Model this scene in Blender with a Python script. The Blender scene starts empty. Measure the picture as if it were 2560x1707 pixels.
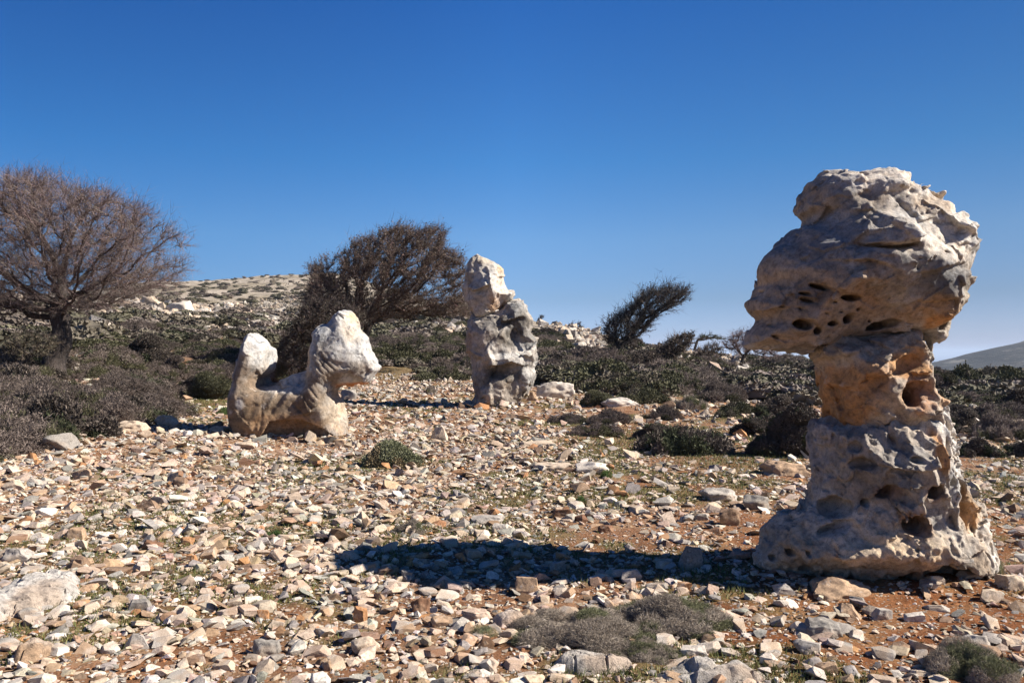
import bpy, bmesh, math
import numpy as np
from mathutils import Vector

# ------------------------------------------------------------------ camera, sky, sun
SC = bpy.context.scene
COL = SC.collection
FPX, U0, HZ, CAMZ = 1991.1, 1280.0, 878.0, 1.6      # focal length and horizon of the 2560 px photograph, eye height

cam_data = bpy.data.cameras.new('camera')
cam = bpy.data.objects.new('camera', cam_data)
COL.objects.link(cam)
cam.location = (0, 0, CAMZ)
cam.rotation_euler = (math.radians(90), 0, 0)
cam_data.sensor_width = 36
cam_data.lens = 28.0
cam_data.shift_y = (HZ - 853.5) / 2560.0
cam_data.clip_start = 0.05
cam_data.clip_end = 90000
SC.camera = cam

SUN_EL = math.radians(38)
SUN_AZ = math.radians(95)                            # clockwise from +Y (the view direction): the sun stands to the right
sdir = Vector((math.sin(SUN_AZ) * math.cos(SUN_EL), math.cos(SUN_AZ) * math.cos(SUN_EL), math.sin(SUN_EL)))
world = bpy.data.worlds.new('World')
SC.world = world
world.use_nodes = True
wn = world.node_tree
for n in list(wn.nodes):
    wn.nodes.remove(n)
sky = wn.nodes.new('ShaderNodeTexSky')
sky.sky_type = 'NISHITA'
sky.sun_disc = False
sky.sun_elevation = SUN_EL
sky.sun_rotation = SUN_AZ
sky.altitude = 300
sky.air_density = 1.0
sky.dust_density = 0.35
sky.ozone_density = 2.2
bg = wn.nodes.new('ShaderNodeBackground')
bg.inputs['Strength'].default_value = 0.05
wo = wn.nodes.new('ShaderNodeOutputWorld')
# clear dry air: deep blue overhead, pale blue (not yellow) at the horizon
geo = wn.nodes.new('ShaderNodeTexCoord')
sep = wn.nodes.new('ShaderNodeSeparateXYZ')
wn.links.new(geo.outputs['Generated'], sep.inputs[0])
tint = wn.nodes.new('ShaderNodeValToRGB')
_st = [(0.0030, (0.3100, 0.4090, 0.8009)), (0.0140, (0.2844, 0.3754, 0.7015)), (0.0640, (0.2217, 0.3020, 0.4799)), (0.1380, (0.2247, 0.3496, 0.5088)), (0.2300, (0.1300, 0.3260, 0.5231)), (0.4030, (0.0702, 0.2577, 0.5156)), (0.6500, (0.0351, 0.1546, 0.3712)), (1.0000, (0.0211, 0.1082, 0.2837))]
while len(tint.color_ramp.elements) < len(_st): tint.color_ramp.elements.new(0.5)
for _e, (_p, _c) in zip(tint.color_ramp.elements, _st):
    _e.position = _p; _e.color = (*_c, 1)
wn.links.new(sep.outputs[2], tint.inputs[0])
mul = wn.nodes.new('ShaderNodeVectorMath'); mul.operation = 'MULTIPLY'
wn.links.new(sky.outputs[0], mul.inputs[0]); wn.links.new(tint.outputs[0], mul.inputs[1])
side = wn.nodes.new('ShaderNodeValToRGB')
mr = wn.nodes.new('ShaderNodeMapRange'); mr.inputs[1].default_value = -1; mr.inputs[2].default_value = 1
wn.links.new(sep.outputs[0], mr.inputs[0]); wn.links.new(mr.outputs[0], side.inputs[0])
_sd = [(.25, (0.554, 0.705, 0.773)), (.5, (1, 1, 1)), (.76, (.800, .715, .675))]
side.color_ramp.elements.new(.5)
for _e, (_p, _c) in zip(side.color_ramp.elements, _sd):
    _e.position = _p; _e.color = (*_c, 1)
mul2 = wn.nodes.new('ShaderNodeVectorMath'); mul2.operation = 'MULTIPLY'
wn.links.new(mul.outputs[0], mul2.inputs[0]); wn.links.new(side.outputs[0], mul2.inputs[1])
scl = wn.nodes.new('ShaderNodeVectorMath'); scl.operation = 'SCALE'; scl.inputs['Scale'].default_value = 2.55
wn.links.new(mul2.outputs[0], scl.inputs[0])
wn.links.new(scl.outputs[0], bg.inputs[0])
wn.links.new(bg.outputs[0], wo.inputs[0])

sun_data = bpy.data.lights.new('sun', 'SUN')
sun_data.energy = 5.0
sun_data.angle = math.radians(0.5)
sun_data.color = (1.0, 0.93, 0.84)
sun = bpy.data.objects.new('sun', sun_data)
COL.objects.link(sun)
sun.rotation_euler = (-sdir).to_track_quat('-Z', 'Y').to_euler()
sun.location = (8, 0, 12)

SC.view_settings.view_transform = 'Standard'
SC.view_settings.look = 'None'
SC.view_settings.gamma = 1.0
SC.view_settings.use_curve_mapping = False
SC.view_settings.exposure = 1.08

# ------------------------------------------------------------------ numeric helpers
RNG = np.random.default_rng(11)

def _h(ix, iy, iz, seed):
    with np.errstate(over='ignore'):
        h = ix.astype(np.uint32) * np.uint32(374761393) + iy.astype(np.uint32) * np.uint32(668265263) + iz.astype(np.uint32) * np.uint32(2147483647) + np.uint32((seed * 1274126177) & 0xffffffff)
        h = (h ^ (h >> np.uint32(13))) * np.uint32(1274126177)
        h = (h ^ (h >> np.uint32(16))) * np.uint32(2246822519)
        h = h ^ (h >> np.uint32(15))
    return (h & np.uint32(0xffffff)).astype(np.float32) * np.float32(1 / 0xffffff)

def vnoise(p, seed=0):
    """smooth value noise, -1..1, p is (N,3)"""
    f = np.floor(p)
    t = (p - f).astype(np.float32)
    t = t * t * t * (t * (t * 6 - 15) + 10)
    i = f.astype(np.int64)
    x, y, z = i[:, 0], i[:, 1], i[:, 2]
    r = 0
    for dx in (0, 1):
        wx = t[:, 0] if dx else 1 - t[:, 0]
        for dy in (0, 1):
            wy = t[:, 1] if dy else 1 - t[:, 1]
            for dz in (0, 1):
                wz = t[:, 2] if dz else 1 - t[:, 2]
                r = r + _h(x + dx, y + dy, z + dz, seed) * (wx * wy * wz)
    return r * 2 - 1

def fbm(p, oct=4, seed=0, gain=0.5):
    a, s, r = 1.0, 0.0, 0
    for k in range(oct):
        r = r + a * vnoise(p * (2.03 ** k) + 7.3 * k, seed + k)
        s += a
        a *= gain
    return r / s

def worley(p, seed=0):
    """distance to the nearest jittered point"""
    p = p.astype(np.float32)
    f = np.floor(p)
    i = f.astype(np.int32)
    t = p - f
    d1 = np.full(len(p), 9.0, np.float32)
    for dx in (-1, 0, 1):
        ex = np.maximum(np.maximum(t[:, 0] - 0 if dx < 0 else 0, (1 - t[:, 0]) if dx > 0 else 0), 0)
        for dy in (-1, 0, 1):
            ey = t[:, 1] if dy < 0 else ((1 - t[:, 1]) if dy > 0 else 0)
            for dz in (-1, 0, 1):
                ez = t[:, 2] if dz < 0 else ((1 - t[:, 2]) if dz > 0 else 0)
                if dx or dy or dz:
                    k = np.where(ex * ex + ey * ey + ez * ez < d1)[0]
                    a, b, c, tt = i[k, 0] + dx, i[k, 1] + dy, i[k, 2] + dz, t[k]
                else:
                    k = slice(None); a, b, c, tt = i[:, 0], i[:, 1], i[:, 2], t
                h1 = _h(a, b, c, seed)
                h2 = (h1 * 7919.37) % 1.0
                h3 = (h1 * 104.729 + h2 * 31.7) % 1.0
                q = (dx + h1 - tt[:, 0]) ** 2 + (dy + h2 - tt[:, 1]) ** 2 + (dz + h3 - tt[:, 2]) ** 2
                d1[k] = np.minimum(d1[k], q)
    return np.sqrt(d1)

def sstep(a, b, x):
    t = np.clip((x - a) / (b - a), 0, 1)
    return t * t * (3 - 2 * t)

def mesh_np(name, V, F, col=None, smooth=False, mat=None):
    """V (n,3); F (m,k) int array or list of such arrays; col (n,3) per-vertex surface colour"""
    me = bpy.data.meshes.new(name)
    Fs = F if isinstance(F, list) else [F]
    Fs = [np.asarray(f, np.int32) for f in Fs if len(f)]
    nl = sum(f.size for f in Fs)
    npoly = sum(len(f) for f in Fs)
    me.vertices.add(len(V))
    me.vertices.foreach_set('co', np.ascontiguousarray(V, np.float32).ravel())
    me.loops.add(nl)
    me.polygons.add(npoly)
    me.loops.foreach_set('vertex_index', np.concatenate([f.ravel() for f in Fs]))
    tot = np.concatenate([np.full(len(f), f.shape[1], np.int32) for f in Fs])
    st = np.concatenate([[0], np.cumsum(tot)[:-1]]).astype(np.int32)
    me.polygons.foreach_set('loop_start', st)
    me.polygons.foreach_set('loop_total', tot)
    me.polygons.foreach_set('use_smooth', np.full(npoly, smooth, bool))
    if col is not None:
        at = me.color_attributes.new('Col', 'FLOAT_COLOR', 'POINT')
        c4 = np.ones((len(V), 4), np.float32)
        c4[:, :3] = col
        at.data.foreach_set('color', c4.ravel())
    me.update()
    me.validate()
    if mat:
        me.materials.append(mat)
    return me

def link(name, me, parent=None, loc=(0, 0, 0), rot=(0, 0, 0), scale=(1, 1, 1)):
    o = bpy.data.objects.new(name, me)
    o.location, o.rotation_euler, o.scale = loc, rot, scale
    if parent:
        o.parent = parent
    COL.objects.link(o)
    return o

def tag(o, label=None, cat=None, group=None, kind=None):
    if label: o['label'] = label
    if cat: o['category'] = cat
    if group: o['group'] = group
    if kind: o['kind'] = kind
    return o

# ------------------------------------------------------------------ materials
def nt(name):
    m = bpy.data.materials.new(name)
    m.use_nodes = True
    t = m.node_tree
    b = t.nodes['Principled BSDF']
    return m, t, b

def nd(t, kind, **kw):
    n = t.nodes.new(kind)
    for k, v in kw.items():
        if k in n.inputs: n.inputs[k].default_value = v
        else: setattr(n, k, v)
    return n

def ramp(t, src, stops, interp='LINEAR'):
    r = t.nodes.new('ShaderNodeValToRGB')
    e = r.color_ramp.elements
    r.color_ramp.interpolation = interp
    while len(e) < len(stops): e.new(0.5)
    for k, (p, c) in enumerate(stops):
        e[k].position = p
        e[k].color = (c[0], c[1], c[2], 1) if hasattr(c, '__len__') else (c, c, c, 1)
    t.links.new(src, r.inputs[0])
    return r.outputs[0]

def mixc(t, fac, a, b, mode='MIX'):
    m = t.nodes.new('ShaderNodeMix')
    m.data_type = 'RGBA'
    m.blend_type = mode
    m.clamp_factor = True
    for i, s in ((0, fac), (6, a), (7, b)):
        if hasattr(s, 'is_linked') or hasattr(s, 'links'):
            t.links.new(s, m.inputs[i])
        else:
            m.inputs[i].default_value = s if i == 0 else (s[0], s[1], s[2], 1)
    return m.outputs[2]

def rock_mat(name, nscale=1.0, speck=0.5, bump=0.5, dist=0.01, veins=True, patch=0.0, grain=0.3):
    m, t, b = nt(name)
    co = nd(t, 'ShaderNodeTexCoord')
    at = nd(t, 'ShaderNodeAttribute', attribute_name='Col')
    def noise(s, d=6, r=0.6):
        n = nd(t, 'ShaderNodeTexNoise', Scale=s * nscale, Detail=d, Roughness=r)
        t.links.new(co.outputs['Object'], n.inputs['Vector'])
        return n.outputs['Fac']
    n1, n2, n3 = noise(5), noise(26, 8, 0.7), noise(120, 5, 0.7)
    v1 = ramp(t, n1, [(0.3, 0.74), (0.7, 1.16)])
    c = mixc(t, 1.0, at.outputs['Color'], v1, 'MULTIPLY')
    v2 = ramp(t, n2, [(0.36, 0.5), (0.5, 1.0), (0.64, 1.25)])
    c = mixc(t, 0.8, c, v2, 'MULTIPLY')
    v3 = ramp(t, n3, [(0.35, 0.8), (0.65, 1.15)])
    c = mixc(t, 0.7, c, v3, 'MULTIPLY')
    if patch:
        mq = nd(t, 'ShaderNodeMapping'); mq.inputs['Location'].default_value = (7.7, 1.3, 4.2)
        t.links.new(co.outputs['Object'], mq.inputs[0])
        nq = nd(t, 'ShaderNodeTexNoise', Scale=4.5 * nscale, Detail=7, Roughness=0.65)
        t.links.new(mq.outputs[0], nq.inputs['Vector'])
        c = mixc(t, patch, c, mixc(t, 1.0, c, ramp(t, nq.outputs['Fac'], [(0.36, (0.72, 0.80, 0.90)), (0.5, (1, 1, 1)), (0.66, (1.12, 1.0, 0.86))]), 'MULTIPLY'))
    # dark lichen freckles and pale crusts
    n4 = noise(14, 8, 0.75)
    f4 = ramp(t, n4, [(0.56, 0.0), (0.66, 1.0)])
    f4b = nd(t, 'ShaderNodeMath', operation='MULTIPLY'); t.links.new(f4, f4b.inputs[0]); f4b.inputs[1].default_value = speck
    c = mixc(t, f4b.outputs[0], c, (0.12, 0.10, 0.08))
    mp = nd(t, 'ShaderNodeMapping'); mp.inputs['Location'].default_value = (3.1, 5.2, 9.9)
    t.links.new(co.outputs['Object'], mp.inputs[0])
    n5 = nd(t, 'ShaderNodeTexNoise', Scale=9 * nscale, Detail=9, Roughness=0.72)
    t.links.new(mp.outputs[0], n5.inputs['Vector'])
    f5 = ramp(t, n5.outputs['Fac'], [(0.58, 0.0), (0.7, 0.55)])
    c = mixc(t, f5, c, (0.56, 0.50, 0.43))
    if veins:
        vo = nd(t, 'ShaderNodeTexVoronoi', feature='DISTANCE_TO_EDGE', Scale=6 * nscale)
        wv = nd(t, 'ShaderNodeVectorMath', operation='ADD')
        nw = nd(t, 'ShaderNodeTexNoise', Scale=3 * nscale, Detail=5, Roughness=0.6)
        t.links.new(co.outputs['Object'], nw.inputs['Vector'])
        t.links.new(co.outputs['Object'], wv.inputs[0]); t.links.new(nw.outputs['Color'], wv.inputs[1])
        t.links.new(wv.outputs[0], vo.inputs['Vector'])
        fv = ramp(t, vo.outputs['Distance'], [(0.0, 0.55), (0.022, 0.0)])
        c = mixc(t, fv, c, (0.16, 0.12, 0.09))
    t.links.new(c, b.inputs['Base Color'])
    b.inputs['Roughness'].default_value = 0.88
    b.inputs['Specular IOR Level'].default_value = 0.25
    hsum = nd(t, 'ShaderNodeMath', operation='MULTIPLY_ADD')
    t.links.new(n2, hsum.inputs[0]); hsum.inputs[1].default_value = 1.0
    h3 = nd(t, 'ShaderNodeMath', operation='MULTIPLY'); t.links.new(n3, h3.inputs[0]); h3.inputs[1].default_value = grain
    t.links.new(h3.outputs[0], hsum.inputs[2])
    bp = nd(t, 'ShaderNodeBump', Strength=bump, Distance=dist)
    t.links.new(hsum.outputs[0], bp.inputs['Height'])
    t.links.new(bp.outputs[0], b.inputs['Normal'])
    return m

M_PILLAR = rock_mat('weathered_grey_limestone', 1.0, 0.35, 1.0, 0.013, True, 0.7, 0.35)
M_DOG = rock_mat('smooth_marble', 0.6, 0.25, 0.9, 0.02, False, 0.5, 0.35)
M_MID = rock_mat('pitted_marble', 0.4, 0.3, 0.9, 0.035, True, 0.5, 0.35)
M_STONE = rock_mat('loose_limestone', 2.2, 0.2, 0.6, 0.006, veins=False)
M_BED = rock_mat('cracked_bedrock', 1.3, 0.3, 1.0, 0.02)
M_FAR = rock_mat('hillside_limestone', 0.35, 0.2, 0.6, 0.05, veins=False)

def plant_mat(name, rough=0.75, trans=0.0):
    m, t, b = nt(name)
    at = nd(t, 'ShaderNodeAttribute', attribute_name='Col')
    oi = nd(t, 'ShaderNodeObjectInfo')
    v = ramp(t, oi.outputs['Random'], [(0.0, 0.78), (1.0, 1.22)])
    c = mixc(t, 1.0, at.outputs['Color'], v, 'MULTIPLY')
    t.links.new(c, b.inputs['Base Color'])
    b.inputs['Roughness'].default_value = rough
    b.inputs['Specular IOR Level'].default_value = 0.2
    return m
M_TWIG = plant_mat('scrub_twigs')

def bark_mat():
    m, t, b = nt('grey_bark')
    co = nd(t, 'ShaderNodeTexCoord')
    n = nd(t, 'ShaderNodeTexNoise', Scale=9, Detail=8, Roughness=0.7)
    mp = nd(t, 'ShaderNodeMapping'); mp.inputs['Scale'].default_value = (2.5, 2.5, 0.6)
    t.links.new(co.outputs['Object'], mp.inputs[0]); t.links.new(mp.outputs[0], n.inputs['Vector'])
    c = ramp(t, n.outputs['Fac'], [(0.3, (0.022, 0.017, 0.014)), (0.55, (0.06, 0.045, 0.037)), (0.75, (0.13, 0.105, 0.09))])
    t.links.new(c, b.inputs['Base Color'])
    b.inputs['Roughness'].default_value = 0.9
    bp = nd(t, 'ShaderNodeBump', Strength=1.0, Distance=0.05)
    t.links.new(n.outputs['Fac'], bp.inputs['Height']); t.links.new(bp.outputs[0], b.inputs['Normal'])
    return m
M_BARK = bark_mat()

# ------------------------------------------------------------------ terrain
UN = np.array([-1200, 0, 200, 400, 800, 1200, 1400, 1600, 1900, 2400, 3600.])
AN = np.arctan((UN - U0) / FPX)
DN = np.array([0, 11, 14, 16, 20, 25, 32, 45, 70, 110, 160, 250, 360, 520, 900, 2500.])
ZN = np.array([
    # 0  11   14   16   20   25   32    45   70   110   160   250   360    520   900   2500
    [0, .15, .45, .8, 1.4, 2.0, 2.8, 4.2, 6.6, 9.0, 12, 18, 24, 20, -30, -200],
    [0, .10, .35, .55, 1.05, 1.6, 2.3, 3.7, 6.0, 8.0, 10, 16, 23.5, 20, -30, -200],
    [0, .08, .25, .45, .85, 1.35, 2.1, 3.6, 6.0, 8.0, 11, 19, 29, 24, -30, -200],
    [0, .05, .18, .20, .25, .45, 1.15, 3.0, 5.9, 8.2, 12, 22, 33.5, 28, -30, -200],
    [0, 0, .0, .0, .05, .12, .6, 2.2, 4.7, 7.0, 11, 22, 36.5, 34, -20, -200],
    [0, 0, .0, .0, 0, .05, .55, 1.9, 4.7, 7.6, 9, 14, 20, 15, -40, -200],
    [0, 0, .0, .0, .0, .15, .6, 1.75, 3.6, 5.0, 4, 0, -5, -15, -60, -200],
    [0, 0, .0, .0, .1, .25, .6, 1.45, 2.15, 1.6, -2, -8, -18, -40, -80, -220],
    [0, 0, .0, .0, .0, .15, .35, .65, .6, -2.0, -8, -20, -40, -70, -120, -250],
    [0, 0, .0, .05, .1, .12, .15, .1, -1.0, -6.0, -14, -30, -55, -80, -140, -250],
    [0, 0, .05, .1, .2, .3, .4, .4, 0, -4.0, -12, -30, -55, -80, -140, -250]])

def _cr(nodes, x):
    k = np.clip(np.searchsorted(nodes, x) - 1, 0, len(nodes) - 2)
    t = np.clip((x - nodes[k]) / (nodes[k + 1] - nodes[k]), 0, 1)
    return k, t

def terrain(x, y):
    x = np.atleast_1d(np.asarray(x, np.float64)); y = np.atleast_1d(np.asarray(y, np.float64))
    r = np.hypot(x, y)
    az = np.clip(np.arctan2(x, y), AN[0], AN[-1])
    d = np.minimum(r * np.cos(az), 2499)
    ka, ta = _cr(AN, az)
    kd, td = _cr(DN, d)
    ta = ta * ta * (3 - 2 * ta)
    z = (ZN[ka, kd] * (1 - ta) + ZN[ka + 1, kd] * ta) * (1 - td) + (ZN[ka, kd + 1] * (1 - ta) + ZN[ka + 1, kd + 1] * ta) * td
    p = np.stack([x, y, np.zeros_like(x)], 1)
    for (a, b, ra, rb, hh) in ((2.59, 5.85, 1.0, .62, .05), (-3.85, 14.75, 1.45, .62, .07), (.1, 22.8, 1.2, .9, .12)):   # earth and flakes banked against the rocks
        q = np.sqrt(((x - a) / ra) ** 2 + ((y - b) / rb) ** 2)
        z = z + hh * np.exp(-(np.maximum(q - .8, 0) / .28) ** 2)
    z = z + 0.022 * fbm(p * 0.9, 3, 5) + sstep(24, 60, d) * (0.5 * fbm(p * 0.09, 4, 9) + 0.35 * fbm(p * 0.3, 3, 15)) + sstep(80, 300, d) * 2.2 * fbm(p * 0.02, 4, 21)
    return z

def tz(x, y):
    return float(terrain(x, y)[0])

_DS = np.concatenate([np.linspace(2.6, 30, 1100), np.geomspace(30.1, 420, 700)])
_UG = np.arange(-1000, 3400, 16.)
_HT = terrain((((_UG - U0) / FPX)[:, None] * _DS[None]).ravel(), np.broadcast_to(_DS, (len(_UG), len(_DS))).ravel()).reshape(len(_UG), -1)
def ground_at(u, v):
    """where a ray of the photograph meets the ground: x, depth, z"""
    t = (u - _UG[0]) / 16.; i = int(min(max(t, 0), len(_UG) - 2)); t -= i
    T = _HT[i] * (1 - t) + _HT[i + 1] * t
    h = CAMZ - (v - HZ) / FPX * _DS - T
    k = int(np.argmax(h < 0))
    if h[k] >= 0: return None
    return float((u - U0) / FPX * _DS[k]), float(_DS[k]), float(T[k])

def proj(x, y, z):
    return U0 + FPX * x / y, HZ - FPX * (z - CAMZ) / y

# cover maps in plan: where the stones lie thick and where soil and turf show
SOIL = [(2250, 1530, 260, 55, .95), (2080, 1600, 240, 60, .55), (2450, 1330, 120, 60, .45), (2420, 1160, 130, 30, .6), (1600, 1100, 170, 36, .8), (1500, 1330, 180, 40, .45), (1020, 1400, 170, 22, .6),
        (700, 1118, 120, 14, .7), (520, 1012, 70, 14, 1.0), (1900, 1350, 120, 60, .6), (1850, 1150, 140, 26, .8), (2150, 1600, 120, 40, .5),
        (640, 1170, 140, 16, .35), (200, 1290, 160, 26, .4), (1240, 1260, 130, 22, .35), (1180, 1560, 120, 30, .35), (930, 1690, 160, 20, .3), (1700, 1240, 160, 24, .5),
        (1010, 950, 90, 16, .6), (1950, 1590, 80, 40, .6)]
def bare(x, y):
    x = np.asarray(x, float); y = np.maximum(np.asarray(y, float), 1.0)
    z = terrain(x, y)
    u, v = U0 + FPX * x / y, HZ - FPX * (z - CAMZ) / y
    b = np.zeros_like(x)
    for (cu, cv, su, sv, a) in SOIL:
        b = np.maximum(b, a * np.exp(-((u - cu) / su) ** 2 - ((v - cv) / sv) ** 2))
    n = fbm(np.stack([x * 1.3, y * 1.3, x * 0], 1), 3, 77)
    b = b * 1.1 + 0.38 * sstep(1150, 1600, u) * (1 - sstep(1450, 1600, v)) + (.22 + .3 * sstep(1000, 1500, u)) * sstep(0.0, 0.5, n)
    return np.clip(b, 0, 1)

def ground_mesh():
    rs = np.concatenate([[0.0], np.linspace(0.8, 3.0, 12), np.linspace(3.05, 30, 620), np.geomspace(30.2, 2400, 320)])
    az = np.concatenate([np.linspace(-math.pi, -0.72, 30)[:-1], np.linspace(-0.72, 0.72, 560), np.linspace(0.72, math.pi, 30)[1:-1]])
    R, A = np.meshgrid(rs, az, indexing='ij')
    X, Y = (R * np.sin(A)).ravel(), (R * np.cos(A)).ravel()
    Z = terrain(X, Y)
    near = 1 - sstep(12, 30, np.hypot(X, Y))
    P = np.stack([X, Y, Z], 1)
    q = np.stack([X, Y, 0 * X], 1)
    Z = Z + near * 0.012 * fbm(q * 9, 3, 31)
    n, m = len(rs), len(az)
    idx = np.arange(n * m).reshape(n, m)
    a, b = idx[:-1], idx[1:]
    F = np.stack([a, np.roll(a, -1, 1), np.roll(b, -1, 1), b], -1).reshape(-1, 4)
    # turf / soil share per vertex: red earth, thin green turf, pale grit
    dd = np.hypot(X, Y)
    g = fbm(q * 0.8, 4, 41); g2 = fbm(q * 4.5, 3, 47)
    u = U0 + FPX * X / np.maximum(Y, .5); v = HZ - FPX * (Z - CAMZ) / np.maximum(Y, .5)
    green = sstep(-0.15, 0.35, g + 0.5 * g2 + 0.12 * sstep(1300, 1600, u))
    for (cu, cv, su, sv, a_) in [(520, 1005, 120, 22, 1.2), (1600, 1110, 260, 40, .7), (1850, 1150, 200, 30, .7), (2480, 1120, 120, 40, .4), (1000, 955, 160, 30, .8)]:
        green = np.maximum(green, a_ * np.exp(-((u - cu) / su) ** 2 - ((v - cv) / sv) ** 2) * (0.72 + 0.8 * g2))
    for (cu, cv, su, sv, a_) in [(2280, 1530, 240, 50, 1), (1000, 1400, 160, 20, 1), (1850, 1310, 160, 45, .8), (700, 1120, 160, 12, .8)]:
        green = green * (1 - a_ * np.exp(-((u - cu) / su) ** 2 - ((v - cv) / sv) ** 2))
    green = np.clip(green, 0, 1) * (1 - sstep(60, 140, dd))
    red = np.array([0.235, 0.115, 0.058]); red2 = np.array([0.34, 0.21, 0.125]); gr = np.array([0.115, 0.098, 0.035])
    c = red + (red2 - red) * sstep(-.4, .5, g2)[:, None]
    c = c + (c * np.array([.88, .70, .55]) - c) * (sstep(1450, 2000, u) * sstep(1150, 1350, v))[:, None]
    c = c + (gr - c) * (green * 0.7)[:, None]
    far = sstep(30, 70, dd)[:, None]
    pale = np.array([0.36, 0.31, 0.245]); olive = np.array([0.20, 0.17, 0.12])
    k = sstep(-.25, .25, fbm(q * 0.06, 4, 61) + .5 * fbm(q * .5, 3, 65))[:, None]
    c = c * (1 - far) + far * (olive + (pale - olive) * k)
    V = np.stack([X, Y, Z], 1)
    return V, F, c

def ground_mat():
    m, t, b = nt('red_earth_and_turf')
    co = nd(t, 'ShaderNodeTexCoord')
    at = nd(t, 'ShaderNodeAttribute', attribute_name='Col')
    def noise(s, d=6, r=0.6):
        n = nd(t, 'ShaderNodeTexNoise', Scale=s, Detail=d, Roughness=r)
        t.links.new(co.outputs['Object'], n.inputs['Vector'])
        return n.outputs['Fac']
    n1, n2, n3 = noise(45, 8, .7), noise(7, 8, .7), noise(0.6, 9, .75)
    c = mixc(t, 1.0, at.outputs['Color'], ramp(t, n1, [(0.3, 0.6), (0.7, 1.35)]), 'MULTIPLY')
    c = mixc(t, 1.0, c, ramp(t, n2, [(0.3, 0.75), (0.7, 1.25)]), 'MULTIPLY')
    c = mixc(t, 0.7, c, ramp(t, n3, [(0.35, 0.7), (0.65, 1.3)]), 'MULTIPLY')
    vo = nd(t, 'ShaderNodeTexVoronoi', Scale=42); t.links.new(co.outputs['Object'], vo.inputs['Vector'])
    sepv = nd(t, 'ShaderNodeSeparateColor'); t.links.new(vo.outputs['Color'], sepv.inputs[0])
    g1 = ramp(t, sepv.outputs[0], [(0.55, 0.0), (0.6, 0.85)])
    g2 = ramp(t, vo.outputs['Distance'], [(0.30, 1.0), (0.42, 0.0)])
    gm = nd(t, 'ShaderNodeMath', operation='MULTIPLY'); t.links.new(g1, gm.inputs[0]); t.links.new(g2, gm.inputs[1])
    grit = ramp(t, sepv.outputs[1], [(0.2, (0.30, 0.17, 0.10)), (0.5, (0.46, 0.36, 0.26)), (0.85, (0.52, 0.46, 0.39))])
    c = mixc(t, gm.outputs[0], c, grit)
    t.links.new(c, b.inputs['Base Color'])
    b.inputs['Roughness'].default_value = 0.95
    b.inputs['Specular IOR Level'].default_value = 0.1
    bp = nd(t, 'ShaderNodeBump', Strength=0.9, Distance=0.02)
    ga = nd(t, 'ShaderNodeMath', operation='ADD'); t.links.new(n1, ga.inputs[0]); t.links.new(gm.outputs[0], ga.inputs[1])
    t.links.new(ga.outputs[0], bp.inputs['Height'])
    bp2 = nd(t, 'ShaderNodeBump', Strength=0.6, Distance=0.15)
    t.links.new(n2, bp2.inputs['Height']); t.links.new(bp.outputs[0], bp2.inputs['Normal'])
    t.links.new(bp2.outputs[0], b.inputs['Normal'])
    return m

V, F, c = ground_mesh()
tag(link('ground', mesh_np('ground', V, F, c, True, ground_mat())), kind='structure')

def sea():
    m, t, b = nt('sea_water')
    b.inputs['Base Color'].default_value = (0.02, 0.06, 0.12, 1)
    b.inputs['Roughness'].default_value = 0.35
    co = nd(t, 'ShaderNodeTexCoord')
    n = nd(t, 'ShaderNodeTexNoise', Scale=0.02, Detail=8)
    t.links.new(co.outputs['Object'], n.inputs['Vector'])
    bp = nd(t, 'ShaderNodeBump', Strength=0.3, Distance=2.0)
    t.links.new(n.outputs['Fac'], bp.inputs['Height']); t.links.new(bp.outputs[0], b.inputs['Normal'])
    rs = np.array([0, 2000, 4000, 8000, 16000, 30000, 45000.]); az = np.linspace(-math.pi, math.pi, 97)[:-1]
    R, A = np.meshgrid(rs, az, indexing='ij')
    V = np.stack([(R * np.sin(A)).ravel(), (R * np.cos(A)).ravel(), np.full(R.size, -180.0)], 1)
    n_, m_ = R.shape
    idx = np.arange(n_ * m_).reshape(n_, m_)
    a, b_ = idx[:-1], idx[1:]
    F = np.stack([a, np.roll(a, -1, 1), np.roll(b_, -1, 1), b_], -1).reshape(-1, 4)
    tag(link('sea', mesh_np('sea', V, F, None, True, m)), kind='structure')
sea()

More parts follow.
